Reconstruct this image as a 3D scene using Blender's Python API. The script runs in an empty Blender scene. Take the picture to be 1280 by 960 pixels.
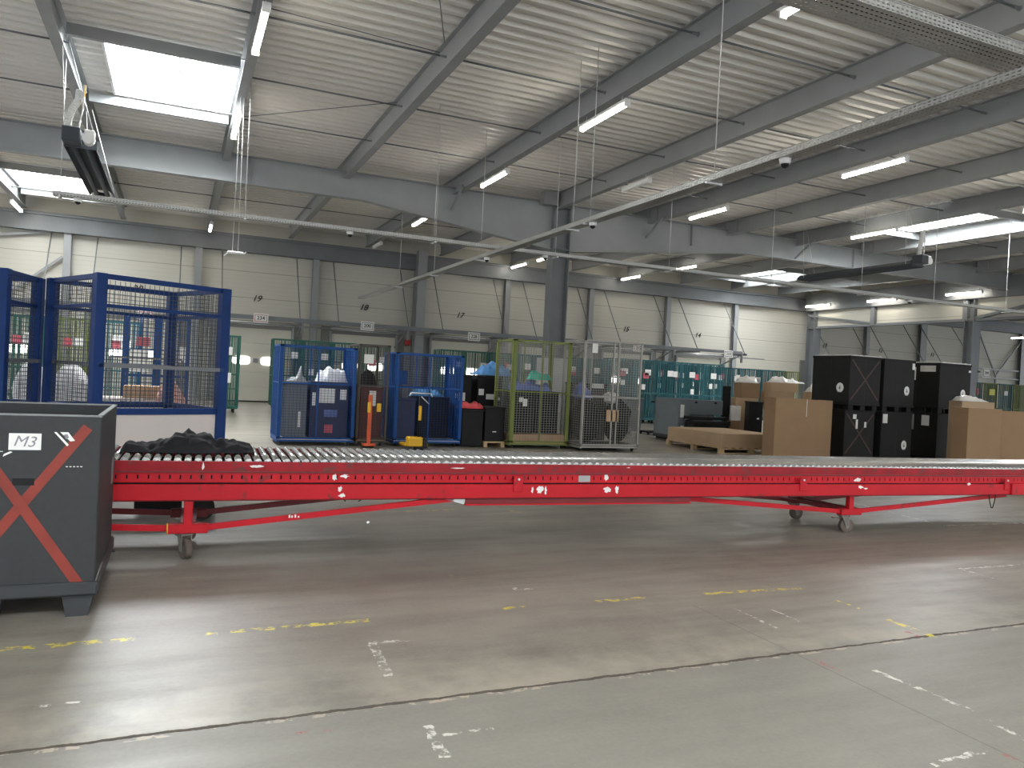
import bpy, math, random
from mathutils import Vector, Matrix, Euler, noise
rnd = random.Random(7)
C = bpy.context.scene.collection
PI = math.pi
H = 1.5

# ---------------------------------------------------------------- materials
def nt(name):
    m = bpy.data.materials.new(name); m.use_nodes = True
    n = m.node_tree.nodes; l = m.node_tree.links
    return m, n, l, n['Principled BSDF']

def mat(name, col, rough=0.5, metal=0.0, var=0.12, scale=6.0, bump=0.0, spec=None, wear=None):
    m, n, l, b = nt(name)
    tc = n.new('ShaderNodeTexCoord'); nz = n.new('ShaderNodeTexNoise')
    nz.inputs['Scale'].default_value = scale; nz.inputs['Detail'].default_value = 5
    l.new(tc.outputs['Object'], nz.inputs['Vector'])
    r = n.new('ShaderNodeValToRGB')
    a = [max(0, c * (1 - var)) for c in col]; z = [min(1, c * (1 + var)) for c in col]
    r.color_ramp.elements[0].position = .3; r.color_ramp.elements[1].position = .7
    r.color_ramp.elements[0].color = (*a, 1); r.color_ramp.elements[1].color = (*z, 1)
    l.new(nz.outputs['Fac'], r.inputs['Fac'])
    out = r.outputs['Color']
    if wear:
        n2 = n.new('ShaderNodeTexNoise'); n2.inputs['Scale'].default_value = wear[1]; n2.inputs['Detail'].default_value = 8
        l.new(tc.outputs['Object'], n2.inputs['Vector'])
        g = n.new('ShaderNodeMath'); g.operation = 'GREATER_THAN'; g.inputs[1].default_value = wear[2]
        l.new(n2.outputs['Fac'], g.inputs[0])
        mx = n.new('ShaderNodeMix'); mx.data_type = 'RGBA'
        l.new(g.outputs[0], mx.inputs['Factor']); l.new(out, mx.inputs['A']); mx.inputs['B'].default_value = (*wear[0], 1)
        out = mx.outputs['Result']
    l.new(out, b.inputs['Base Color'])
    b.inputs['Roughness'].default_value = rough; b.inputs['Metallic'].default_value = metal
    if spec is not None: b.inputs['Specular IOR Level'].default_value = spec
    if bump:
        bp = n.new('ShaderNodeBump'); bp.inputs['Strength'].default_value = bump; bp.inputs['Distance'].default_value = .01
        l.new(nz.outputs['Fac'], bp.inputs['Height']); l.new(bp.outputs[0], b.inputs['Normal'])
    return m

def emit(name, col, s):
    m, n, l, b = nt(name)
    b.inputs['Base Color'].default_value = (.8, .8, .8, 1)
    b.inputs['Emission Color'].default_value = (*col, 1); b.inputs['Emission Strength'].default_value = s
    return m

M = {}
M['steel_grey'] = mat('painted_grey_steel', (.26, .27, .275), .45, .0, .06, 2)
M['steel_dark'] = mat('dark_grey_steel', (.15, .16, .17), .5, 0, .08, 2)
M['deck'] = mat('galvanised_deck', (.70, .68, .64), .42, .2, .03, 1.2)
M['galv'] = mat('galvanised_metal', (.62, .63, .63), .38, .6, .08, 8)
M['wire'] = mat('thin_steel_wire', (.55, .55, .54), .5, .3, .05, 3)
M['red'] = mat('red_machine_paint', (.46, .006, .014), .5, 0, .10, 3, spec=.3, wear=((.25, .02, .02), 9, .66))
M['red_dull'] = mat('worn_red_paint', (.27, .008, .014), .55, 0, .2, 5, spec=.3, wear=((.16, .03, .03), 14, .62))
M['red_dark'] = mat('dark_shaded_red_paint', (.16, .007, .010), .5, 0, .15, 4)  # darker copy of the machine red, shade included in the tone
M['roller'] = mat('zinc_roller', (.66, .66, .65), .26, .9, .12, 20)
M['black'] = mat('black_plastic', (.009, .009, .010), .6, 0, .2, 4, spec=.25)
M['rubber'] = mat('worn_rubber', (.10, .075, .06), .7, 0, .3, 12)
M['rubber_dk'] = mat('black_rubber', (.02, .02, .02), .7, 0, .2, 12)
M['bin'] = mat('grey_bin_plastic', (.034, .036, .038), .6, 0, .07, 25, bump=.05, spec=.3)
M['bin_edge'] = mat('grey_bin_rim', (.20, .21, .21), .6, 0, .1, 25)
M['pallet_bk'] = mat('dark_pallet_plastic', (.03, .033, .036), .55, 0, .1, 8)
M['tape'] = mat('red_tape', (.22, .028, .016), .6, 0, .12, 6)
M['tape_dk'] = mat('faded_red_tape', (.06, .026, .022), .6, 0, .15, 6)
M['paper'] = mat('white_paper', (.78, .78, .75), .7, 0, .03, 6)
M['paper_y'] = mat('yellow_paper', (.65, .68, .15), .7, 0, .05, 6)
M['paper_r'] = mat('red_printed_card', (.50, .10, .13), .6, 0, .1, 8)
M['ink'] = mat('black_ink', (.02, .02, .02), .6, 0, 0, 1)
M['pencil'] = mat('grey_marker', (.22, .22, .24), .6, 0, 0, 1)
M['blue'] = mat('blue_cage_paint', (.004, .030, .135), .55, 0, .12, 3, spec=.25)
M['blue_lt'] = mat('mid_blue_cage_paint', (.005, .062, .24), .55, 0, .12, 3, spec=.3)
M['green'] = mat('dark_green_cage_paint', (.010, .10, .07), .5, 0, .15, 3)
M['teal'] = mat('teal_cage_paint', (.008, .11, .13), .5, 0, .15, 3)
M['lime'] = mat('olive_green_cage_paint', (.15, .185, .035), .55, 0, .12, 3)
M['grey_cage'] = mat('bare_metal_cage', (.30, .29, .26), .45, .4, .12, 3)
M['brown_cage'] = mat('dark_bronze_cage', (.06, .05, .04), .5, .3, .15, 3)
M['mesh_dk'] = mat('dark_mesh_wire', (.035, .045, .06), .5, .2, .1, 3)
M['beige'] = mat('pale_beige_sheet', (.66, .60, .56), .55, 0, .03, 1)
M['wood'] = mat('plywood', (.36, .22, .12), .65, 0, .15, 4)
M['pallet_wood'] = mat('pallet_timber', (.46, .33, .18), .75, 0, .2, 6)
M['card'] = mat('corrugated_cardboard', (.29, .180, .095), .75, 0, .05, 3)
M['card_lt'] = mat('light_cardboard', (.44, .31, .19), .75, 0, .06, 3)
M['card_edge'] = mat('cardboard_edges', (.30, .19, .10), .8, 0, .2, 40)
M['film'] = mat('cloudy_stretch_film', (.70, .68, .64), .3, 0, .12, 5)
M['cloth_bk'] = mat('black_cloth', (.004, .004, .006), .85, 0, .3, 14)
M['cloth_bl'] = mat('blue_sheet', (.08, .24, .50), .6, 0, .25, 8)
M['cloth_navy'] = mat('slate_blue_sheet', (.10, .14, .34), .6, 0, .25, 8)
M['cloth_gr'] = mat('green_sheet', (.04, .38, .26), .6, 0, .2, 8)
M['cloth_rd'] = mat('red_plastic_sheet', (.62, .07, .08), .5, 0, .25, 8)
M['pink'] = mat('pinkish_sack', (.55, .30, .25), .7, 0, .3, 9)
M['sack'] = mat('white_sack', (.72, .73, .75), .6, 0, .12, 7)
M['yellow'] = mat('yellow_machine_paint', (.75, .42, .012), .45, 0, .08, 3)
M['orange'] = mat('orange_red_paint', (.62, .09, .02), .45, 0, .1, 3)
M['maroon'] = mat('maroon_plastic', (.07, .012, .014), .55, 0, .2, 4)
M['castor'] = mat('grimy_castor_steel', (.17, .155, .13), .5, .4, .3, 20)
M['navy'] = mat('navy_plastic', (.012, .018, .06), .5, 0, .2, 3)
M['grey_pl'] = mat('mid_grey_plastic', (.13, .15, .165), .5, 0, .08, 3)
M['concrete_pl'] = mat('pale_grey_column_guard', (.34, .35, .35), .6, 0, .06, 3)
M['white'] = mat('white_enamel', (.78, .78, .76), .4, 0, .03, 3)
M['duct'] = mat('white_flexible_duct', (.74, .74, .72), .45, .2, .06, 30)
M['door'] = mat('cream_door_panel', (.56, .54, .46), .5, 0, .03, 1)
M['door_grey'] = mat('grey_dock_surround', (.20, .20, .19), .6, 0, .05, 1)
M['heater'] = mat('charcoal_heater_steel', (.035, .042, .052), .6, 0, .1, 6)
M['sky_e'] = emit('skylight_daylight', (.93, .97, 1.0), 34)
M['sky_far'] = emit('far_skylight_daylight', (.95, .98, 1.0), 11)
M['win_e'] = emit('door_window_daylight', (1.0, .98, .90), 5)
M['tube_e'] = emit('lamp_tube_glow', (1.0, .93, .80), 22)
M['red_e'] = mat('red_alarm_box', (.55, .03, .02), .5)

def wall_mat():
    m, n, l, b = nt('ribbed_cladding')
    g = n.new('ShaderNodeNewGeometry'); s = n.new('ShaderNodeSeparateXYZ'); l.new(g.outputs['Position'], s.inputs[0])
    def math_(op, a, v):
        k = n.new('ShaderNodeMath'); k.operation = op; l.new(a, k.inputs[0])
        if isinstance(v, (int, float)): k.inputs[1].default_value = v
        else: l.new(v, k.inputs[1])
        return k.outputs[0]
    f1 = math_('FRACT', math_('DIVIDE', s.outputs['Z'], 1.02), 0)
    j = math_('LESS_THAN', f1, .03)
    f2 = math_('FRACT', math_('DIVIDE', s.outputs['Z'], .17), 0)
    r2 = math_('LESS_THAN', f2, .16)
    nz = n.new('ShaderNodeTexNoise'); nz.inputs['Scale'].default_value = .7; l.new(g.outputs['Position'], nz.inputs['Vector'])
    r = n.new('ShaderNodeValToRGB'); r.color_ramp.elements[0].color = (.46, .445, .385, 1); r.color_ramp.elements[1].color = (.52, .505, .44, 1)
    l.new(nz.outputs['Fac'], r.inputs['Fac'])
    mx = n.new('ShaderNodeMix'); mx.data_type = 'RGBA'; l.new(math_('MULTIPLY', j, .55), mx.inputs['Factor'])
    l.new(r.outputs['Color'], mx.inputs['A']); mx.inputs['B'].default_value = (.16, .155, .13, 1)
    m2 = n.new('ShaderNodeMix'); m2.data_type = 'RGBA'; l.new(math_('MULTIPLY', r2, .16), m2.inputs['Factor'])
    l.new(mx.outputs['Result'], m2.inputs['A']); m2.inputs['B'].default_value = (.3, .29, .24, 1)
    l.new(m2.outputs['Result'], b.inputs['Base Color']); b.inputs['Roughness'].default_value = .55
    return m
M['wall'] = wall_mat()

# floor paint: (colour, cx, cy, half length, half width, angle deg)
PAINT = []
Yc, Wc, Rc = (.72, .60, .06), (.72, .70, .64), (.42, .09, .09)
def ln(c, x0, y0, x1, y1, w=.03):
    PAINT.append((c, (x0+x1)/2, (y0+y1)/2, math.hypot(x1-x0, y1-y0)/2, w/2, math.atan2(y1-y0, x1-x0)))
ln(Yc, -2.2, 4.56, -.14, 4.53, .055); ln(Yc, .2, 4.52, .27, 4.52, .05); ln(Yc, .34, 4.525, 1.12, 4.53, .055)
ln(Yc, 2.0, 4.54, 2.16, 4.54, .045); ln(Yc, 2.68, 4.53, 3.1, 4.53, .05); ln(Yc, 3.58, 4.51, 4.44, 4.46, .055)
ln(Yc, 4.46, 4.12, 4.46, 3.92, .03); ln(Yc, 4.45, 3.68, 4.44, 3.32, .05); ln(Yc, 1.92, 5.4, 2.03, 5.28, .02)
ln(Yc, 2.1, 7.98, 2.9, 8.03, .04); ln(Yc, 3.5, 7.9, 3.6, 7.6, .03)
ln(Wc, 1.03, 4.15, 1.28, 4.13, .03); ln(Wc, 1.05, 4.15, 1.02, 3.66, .05)
ln(Wc, 1.04, 3.10, 1.03, 2.82, .045); ln(Wc, 1.06, 3.0, 1.3, 2.99, .02)
ln(Rc, .51, 3.19, .57, 3.19, .03); ln(Rc, .62, 3.19, .67, 3.19, .03); ln(Rc, 3.35, 3.25, 3.36, 3.05, .03); ln(Rc, 3.30, 2.12, 3.30, 1.9, .03); ln(Rc, 4.35, 3.46, 4.34, 3.36, .03)
ln(Wc, 6.44, 4.62, 8.2, 4.58, .035); ln(Wc, 6.44, 4.62, 6.42, 4.3, .03)
ln(Wc, 3.56, 4.15, 3.54, 3.72, .03); ln(Wc, 3.80, 4.1, 3.80, 3.8, .018)
ln(Wc, 3.56, 3.02, 3.6, 2.45, .035); ln(Wc, 3.57, 2.38, 3.53, 2.15, .03); ln(Wc, 3.25, 2.17, 2.9, 2.15, .03)
ln(Wc, 8.66, 7.84, 8.42, 6.4, .03); ln(Wc, 8.4, 6.25, 11, 6.15, .04); ln(Wc, -.49, 3.76, -.43, 3.76, .03); ln(Wc, -.38, 3.76, -.32, 3.76, .02); ln(Wc, 2.25, 4.95, 2.4, 4.93, .05)

def floor_mat():
    m, n, l, b = nt('polished_concrete')
    g = n.new('ShaderNodeNewGeometry'); P = g.outputs['Position']
    def mth(op, a, v=None, cl=False):
        k = n.new('ShaderNodeMath'); k.operation = op; k.use_clamp = cl
        for i, x in enumerate((a, v)):
            if x is None: continue
            if isinstance(x, (int, float)): k.inputs[i].default_value = x
            else: l.new(x, k.inputs[i])
        return k.outputs[0]
    def nz(sc, det=6, rough=.6, dist=0, vec=None):
        k = n.new('ShaderNodeTexNoise'); k.inputs['Scale'].default_value = sc; k.inputs['Detail'].default_value = det
        k.inputs['Roughness'].default_value = rough; k.inputs['Distortion'].default_value = dist
        l.new(vec or P, k.inputs['Vector']); return k.outputs['Fac']
    def mix(f, a, bcol):
        k = n.new('ShaderNodeMix'); k.data_type = 'RGBA'; l.new(f, k.inputs['Factor'])
        if isinstance(a, tuple): k.inputs['A'].default_value = (*a, 1)
        else: l.new(a, k.inputs['A'])
        if isinstance(bcol, tuple): k.inputs['B'].default_value = (*bcol, 1)
        else: l.new(bcol, k.inputs['B'])
        return k.outputs['Result']
    def rng(x, a, b_, c=0, d=1):
        k = n.new('ShaderNodeMapRange'); l.new(x, k.inputs[0])
        for i, v in enumerate((a, b_, c, d)): k.inputs[i+1].default_value = v
        return k.outputs[0]
    s = n.new('ShaderNodeSeparateXYZ'); l.new(P, s.inputs[0]); X, Y = s.outputs['X'], s.outputs['Y']
    big, mid, fine = nz(.45, 6, .6), nz(2.2, 9, .65), nz(40, 4, .6)
    st = n.new('ShaderNodeMapping'); st.inputs['Scale'].default_value = (.5, 3.2, 1); st.inputs['Rotation'].default_value = (0, 0, .1); l.new(P, st.inputs[0])
    streak = nz(1.3, 8, .66, 0, st.outputs[0])
    col = mix(rng(big, .3, .68), (.165, .146, .116), (.275, .255, .215))
    col = mix(rng(mid, .36, .70, 0, .62), col, (.33, .305, .25))
    col = mix(rng(streak, .44, .72, 0, .42), col, (.12, .105, .085))
    near = mth('LESS_THAN', Y, 3.35)
    col = mix(mth('MULTIPLY', near, .55), col, (.245, .236, .205))
    col = mix(rng(fine, .35, .8, 0, .25), col, (.38, .36, .32))
    # pale worn band beside the joint
    band = mth('MULTIPLY', rng(Y, 3.36, 3.95, 1, 0), mth('GREATER_THAN', Y, 3.35))
    col = mix(mth('MULTIPLY', mth('MULTIPLY', band, rng(mid, .38, .6)), .5), col, (.50, .45, .35))
    # joints
    wob = rng(nz(9, 4), 0, 1, -.02, .02)
    y2 = mth('ADD', Y, wob)
    d1 = mth('ABSOLUTE', mth('SUBTRACT', y2, 3.352))
    j1 = mth('LESS_THAN', d1, mth('ADD', .004, mth('MULTIPLY', nz(5, 5), .016)))
    j1b = mth('MULTIPLY', mth('LESS_THAN', mth('ABSOLUTE', mth('SUBTRACT', y2, 3.335)), .022), mth('GREATER_THAN', nz(14, 5), .56))
    col = mix(mth('MULTIPLY', j1b, .6), col, (.60, .50, .38))
    j2 = mth('MULTIPLY', mth('LESS_THAN', mth('ABSOLUTE', mth('SUBTRACT', X, 3.31)), .005), mth('LESS_THAN', Y, 4.3))
    fx = mth('ABSOLUTE', mth('SUBTRACT', mth('FRACT', mth('DIVIDE', mth('SUBTRACT', X, 3.31), 5.3)), .5))
    far = mth('MULTIPLY', mth('GREATER_THAN', fx, .4992), mth('GREATER_THAN', Y, 8.6))
    fy = mth('ABSOLUTE', mth('SUBTRACT', mth('FRACT', mth('DIVIDE', mth('SUBTRACT', Y, 3.35), 5.6)), .5))
    far2 = mth('MULTIPLY', mth('GREATER_THAN', fy, .4992), mth('GREATER_THAN', Y, 8.6))
    col = mix(mth('MULTIPLY', mth('MAXIMUM', far, far2), .5), col, (.1, .09, .07))
    col = mix(mth('MULTIPLY', j1, .9), col, (.07, .055, .04)); col = mix(mth('MULTIPLY', j2, .6), col, (.12, .10, .08))
    # worn painted marks
    dn = n.new('ShaderNodeTexNoise'); dn.inputs['Scale'].default_value = 16; dn.inputs['Detail'].default_value = 4; l.new(P, dn.inputs['Vector'])
    off = n.new('ShaderNodeVectorMath'); off.operation = 'SUBTRACT'; l.new(dn.outputs['Color'], off.inputs[0]); off.inputs[1].default_value = (.5, .5, .5)
    sc = n.new('ShaderNodeVectorMath'); sc.operation = 'SCALE'; l.new(off.outputs[0], sc.inputs[0]); sc.inputs['Scale'].default_value = .045
    ad = n.new('ShaderNodeVectorMath'); ad.operation = 'ADD'; l.new(P, ad.inputs[0]); l.new(sc.outputs[0], ad.inputs[1])
    worn = rng(nz(13, 7, .75), .49, .55)
    for c in (Yc, Wc, Rc):
        acc = None
        for (cc, cx, cy, hl, hw, an) in PAINT:
            if cc != c: continue
            mp = n.new('ShaderNodeMapping'); mp.vector_type = 'TEXTURE'
            mp.inputs['Location'].default_value = (cx, cy, 0); mp.inputs['Rotation'].default_value = (0, 0, an); mp.inputs['Scale'].default_value = (hl, hw, 1)
            l.new(ad.outputs[0], mp.inputs[0])
            ab = n.new('ShaderNodeVectorMath'); ab.operation = 'ABSOLUTE'; l.new(mp.outputs[0], ab.inputs[0])
            sp = n.new('ShaderNodeSeparateXYZ'); l.new(ab.outputs[0], sp.inputs[0])
            k = mth('LESS_THAN', mth('MAXIMUM', sp.outputs[0], sp.outputs[1]), 1.0)
            acc = k if acc is None else mth('MAXIMUM', acc, k)
        col = mix(mth('MULTIPLY', acc, worn), col, c)
    l.new(col, b.inputs['Base Color'])
    ro = mth('ADD', rng(big, .3, .7, .27, .37), rng(streak, .35, .75, 0, .16))
    ro = mth('ADD', ro, mth('MULTIPLY', near, .05)); ro = mth('ADD', ro, mth('MULTIPLY', j1, .4))
    l.new(ro, b.inputs['Roughness'])
    bp = n.new('ShaderNodeBump'); bp.inputs['Strength'].default_value = .05; bp.inputs['Distance'].default_value = .01
    hgt = mth('SUBTRACT', mth('ADD', mth('MULTIPLY', mid, .5), mth('MULTIPLY', big, 1.5)), mth('MULTIPLY', mth('MAXIMUM', j1, j2), 1.2))
    l.new(hgt, bp.inputs['Height']); l.new(bp.outputs[0], b.inputs['Normal'])
    return m
M['floor'] = floor_mat()

def perforated():
    m, n, l, b = nt('perforated_galvanised')
    b.inputs['Base Color'].default_value = (.42, .42, .40, 1); b.inputs['Metallic'].default_value = .5; b.inputs['Roughness'].default_value = .4
    tc = n.new('ShaderNodeTexCoord'); s = n.new('ShaderNodeSeparateXYZ'); l.new(tc.outputs['Object'], s.inputs[0])
    def mth(op, a, v):
        k = n.new('ShaderNodeMath'); k.operation = op
        for i, x in enumerate((a, v)):
            if isinstance(x, (int, float)): k.inputs[i].default_value = x
            else: l.new(x, k.inputs[i])
        return k.outputs[0]
    fx = mth('FRACT', mth('DIVIDE', s.outputs['X'], .05), 0); fy = mth('FRACT', mth('ADD', mth('DIVIDE', s.outputs['Y'], .05), .5), 0)
    fz = mth('FRACT', mth('DIVIDE', s.outputs['Z'], .03), 0)
    hx = mth('LESS_THAN', mth('ABSOLUTE', mth('SUBTRACT', fx, .5), 0), .3)
    hy = mth('LESS_THAN', mth('ABSOLUTE', mth('SUBTRACT', fy, .5), 0), .16)
    g = n.new('ShaderNodeNewGeometry'); sn = n.new('ShaderNodeSeparateXYZ'); l.new(g.outputs['Normal'], sn.inputs[0])
    flat = mth('GREATER_THAN', mth('ABSOLUTE', sn.outputs['Z'], 0), .5)
    hz = mth('LESS_THAN', mth('ABSOLUTE', mth('SUBTRACT', fz, .5), 0), .2)
    yy = mth('ADD', mth('MULTIPLY', flat, hy), mth('MULTIPLY', mth('SUBTRACT', 1, flat), hz))
    hole = mth('MULTIPLY', hx, yy)
    l.new(mth('SUBTRACT', 1, hole), b.inputs['Alpha'])
    return m
M['perf'] = perforated()

# ---------------------------------------------------------------- mesh builder
class MB:
    def __init__(s): s.v = []; s.f = []; s.sm = []
    def add(s, vs, fs, smooth=False):
        o = len(s.v); s.v += [tuple(v) for v in vs]; s.f += [tuple(i+o for i in f) for f in fs]; s.sm += [smooth]*len(fs); return s
    def box(s, x0, x1, y0, y1, z0, z1, T=None):
        vs = [Vector((x, y, z)) for x in (x0, x1) for y in (y0, y1) for z in (z0, z1)]
        if T is not None: vs = [T @ v for v in vs]
        return s.add(vs, [(0, 1, 3, 2), (4, 6, 7, 5), (0, 4, 5, 1), (2, 3, 7, 6), (0, 2, 6, 4), (1, 5, 7, 3)])
    def cbox(s, x0, x1, y0, y1, z0, z1, c=.006, T=None):
        """box with chamfered edges"""
        c = min(c, (x1-x0)/3, (y1-y0)/3, (z1-z0)/3)
        vs = []; idx = {}
        L = ((x0, x1), (y0, y1), (z0, z1))
        for sx in (0, 1):
            for sy in (0, 1):
                for sz in (0, 1):
                    for ax in range(3):
                        p = [L[0][sx], L[1][sy], L[2][sz]]; sg = (sx, sy, sz)
                        for k in range(3):
                            if k != ax: p[k] += c if sg[k] == 0 else -c
                        idx[(sx, sy, sz, ax)] = len(vs); v = Vector(p); vs.append(T @ v if T is not None else v)
        fs = []
        for ax in range(3):
            o = [k for k in range(3) if k != ax]
            for sd in (0, 1):
                q = []
                for a, b2 in ((0, 0), (1, 0), (1, 1), (0, 1)):
                    g = [0]*3; g[ax] = sd; g[o[0]] = a; g[o[1]] = b2; q.append(idx[(*g, ax)])
                if (sd == 1) == (ax == 1): q.reverse()
                fs.append(q)
        for ax in range(3):
            o = [k for k in range(3) if k != ax]
            for a in (0, 1):
                for b2 in (0, 1):
                    g0 = [0]*3; g1 = [0]*3; g0[ax] = 0; g1[ax] = 1
                    for g in (g0, g1): g[o[0]] = a; g[o[1]] = b2
                    fs.append([idx[(*g0, o[0])], idx[(*g0, o[1])], idx[(*g1, o[1])], idx[(*g1, o[0])]])
        for sx in (0, 1):
            for sy in (0, 1):
                for sz in (0, 1): fs.append([idx[(sx, sy, sz, k)] for k in range(3)])
        return s.add(vs, fs)
    def cyl(s, a, b, r, n=8, r2=None, cap=True, smooth=True):
        a = Vector(a); b = Vector(b); d = (b-a)
        if d.length < 1e-6: return s
        d.normalize(); u = d.orthogonal().normalized(); w = d.cross(u); r2 = r if r2 is None else r2
        vs = []; 
        for k in range(n):
            t = 2*PI*(k+.5)/n; e = u*math.cos(t)+w*math.sin(t); vs += [a+e*r, b+e*r2]
        fs = [(2*k, 2*((k+1) % n), 2*((k+1) % n)+1, 2*k+1) for k in range(n)]
        s.add(vs, fs, smooth)
        if cap:
            s.f += [tuple(len(s.v)-2*n+2*k for k in reversed(range(n))), tuple(len(s.v)-2*n+2*k+1 for k in range(n))]; s.sm += [False]*2
        return s
    def bar(s, a, b, w, h, up=(0, 0, 1), c=0):
        """rectangular bar from a to b"""
        a = Vector(a); b = Vector(b); d = b-a; L = d.length; d.normalize()
        up = Vector(up)
        if abs(d.dot(up)) > .99: up = Vector((0, 1, 0))
        sd = d.cross(up).normalized(); up2 = sd.cross(d)
        T = Matrix.Translation(a) @ Matrix((d, sd, up2)).transposed().to_4x4()
        if c: return s.cbox(0, L, -w/2, w/2, -h/2, h/2, c, T)
        return s.box(0, L, -w/2, w/2, -h/2, h/2, T)
    def wire(s, a, b, r):
        return s.bar(a, b, r*2, r*2)
    def path(s, pts, r, n=6):
        for a, b in zip(pts[:-1], pts[1:]): s.cyl(a, b, r, n)
        return s
    def prism(s, poly, y0, y1, T=None):
        """poly in x,z extruded in y"""
        n = len(poly); vs = [Vector((x, y0, z)) for x, z in poly]+[Vector((x, y1, z)) for x, z in poly]
        if T is not None: vs = [T @ v for v in vs]
        return s.add(vs, [tuple(range(n)), tuple(reversed(range(n, 2*n)))]+[(k, k+n, (k+1) % n+n, (k+1) % n) for k in range(n)])
    def mesh(s, name, m):
        me = bpy.data.meshes.new(name); me.from_pydata(s.v, [], s.f)
        me.polygons.foreach_set('use_smooth', s.sm); me.validate(); me.update()
        import bmesh
        bm = bmesh.new(); bm.from_mesh(me); bmesh.ops.recalc_face_normals(bm, faces=bm.faces); bm.to_mesh(me); bm.free()
        me.materials.append(m); return me
    def build(s, name, m, parent=None, loc=(0, 0, 0), rot=(0, 0, 0)):
        o = bpy.data.objects.new(name, s.mesh(name, m)); C.objects.link(o)
        o.location = loc; o.rotation_euler = rot
        if parent: o.parent = parent
        return o

def tag(o, label=None, cat=None, group=None, kind=None):
    if label: o['label'] = label
    if cat: o['category'] = cat
    if group: o['group'] = group
    if kind: o['kind'] = kind
    return o
def thing(name, label, cat, loc=(0, 0, 0), rz=0, group=None):
    o = bpy.data.objects.new(name, None); C.objects.link(o); o.empty_display_size = .1
    o.location = loc; o.rotation_euler = (0, 0, rz); return tag(o, label, cat, group)
def struct(o): o['kind'] = 'structure'; return o
KIDS = {}
def copy_tree(o, loc, rz=0, label=None, group=None):
    def cp(x, par):
        c = x.copy(); C.objects.link(c)
        if par: c.parent = par
        for ch in [k for k in x.children]: cp(ch, c)
        return c
    c = cp(o, None); c.location = loc; c.rotation_euler = (0, 0, rz)
    if label: c['label'] = label
    if group: c['group'] = group
    return c

def text_mesh(txt, size, m, name, parent=None, loc=(0, 0, 0), rot=(PI/2, 0, 0), shear=0, depth=.004, bold=0):
    cu = bpy.data.curves.new(name, 'FONT'); cu.body = txt; cu.size = size; cu.align_x = 'CENTER'; cu.align_y = 'CENTER'
    cu.extrude = depth; cu.shear = shear; cu.offset = bold
    t = bpy.data.objects.new(name, cu); C.objects.link(t)
    me = bpy.data.meshes.new_from_object(t.evaluated_get(bpy.context.evaluated_depsgraph_get()))
    bpy.data.objects.remove(t); bpy.data.curves.remove(cu)
    me.materials.clear(); me.materials.append(m)
    o = bpy.data.objects.new(name, me); C.objects.link(o); o.location = loc; o.rotation_euler = rot
    if parent: o.parent = parent
    return o

# ================================================================ SETTING
XL, XR, YN, YF = -15, 62, -9, 32
DZ = 7.02     # deck valley underside
struct(MB().box(XL, XR, YN, YF+.3, -.25, 0).build('floor', M['floor']))
HOLES = [(-1.4, 1.0, 14.9, 18.2), (-5.1, -2.9, 26.6, 30.1), (19.5, 22.2, 14.9, 18.2), (24.9, 27.7, 26.7, 30.5), (-1.4, 1.0, -5.5, -2.2), (19.5, 22.2, -5.5, -2.2), (8.0, 10.2, -6, -3)]  # last three lie unseen behind the camera, added to light the hall
def deck():
    b = MB(); pitch = .30; prof = [(0, .075), (.13, .075), (.165, 0), (.265, 0)]   # y offset, height
    y = YN; pts = []
    while y < YF:
        for dy, dz in prof: pts.append((y+dy, DZ+dz))
        y += pitch
    pts.append((YF, DZ+.075))
    for (y0, z0), (y1, z1) in zip(pts[:-1], pts[1:]):
        ym = (y0+y1)/2; xs = [XL, XR]
        for hx0, hx1, hy0, hy1 in HOLES:
            if hy0 < ym < hy1: xs += [hx0, hx1]
        xs.sort()
        for a, c in zip(xs[::2], xs[1::2]):
            b.add([(a, y0, z0), (c, y0, z0), (c, y1, z1), (a, y1, z1)], [(0, 1, 2, 3)])
            b.add([(a, y0, z0+.12), (c, y0, z0+.12), (c, y1, z1+.12), (a, y1, z1+.12)], [(3, 2, 1, 0)])
    return b.build('ceiling', M['deck'])
struct(deck())

# back wall
bw = MB().box(XL, XR, YF, YF+.3, 0, 7.1)
struct(bw.build('wall_back', M['wall']))
struct(MB().box(XL, XR, YF-.32, YF-.02, 5.86, 6.5).box(XL, XR, YF-.42, YF-.02, 6.38, 6.44).box(XL, XR, YF-.40, YF-.02, 5.83, 5.87).build('trim_1', M['steel_dark']))
# transverse header wall on the right
struct(MB().box(31.0, 31.12, 16.5, YF-.45, 4.95, 7.0).build('wall_right', M['wall']))
tr = MB().box(30.7, 31.3, 12, YF-.45, 5.80, 6.62).box(30.85, 31.2, 16.5, YF-.45, 4.86, 4.97)
struct(tr.build('trim_2', M['steel_dark']))
p = MB()
for y in (22.5, 27.3): p.box(30.8, 30.99, y-.11, y+.11, 4.9, 5.82)
p.bar((30.9, 31.6, 5.6), (30.9, 27.4, 4.98), .1, .1); p.bar((30.9, 22.2, 4.95), (30.9, 18, 5.75), .14, .12)
struct(p.build('trim_3', M['steel_dark']))
def col_I(name, x, y, w, d, z1, m):
    b = MB(); b.box(x-w/2, x+w/2, y-d/2, y-d/2+.025, 0, z1).box(x-w/2, x+w/2, y+d/2-.025, y+d/2, 0, z1).box(x-.012, x+.012, y-d/2+.02, y+d/2-.02, 0, z1)
    b.box(x-w/2-.06, x+w/2+.06, y-d/2-.06, y+d/2+.06, 0, .03)
    return struct(b.build(name, m))
for x in (-3.76, .6, 5.0, 9.25, 13.45, 17.74, 22.1, 26.27, 35.6, 40.05, 49.1): col_I('wall_post', x, YF-.16, .24 if x < 40 else .5, .24, 5.86, M['steel_grey'])
col_I('wall_post', 9.25, YF-.75, .38, .36, 6.6, M['steel_grey'])
col_I('wall_post', 31.0, YF-.8, .5, .5, 6.6, M['steel_dark'])
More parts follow.
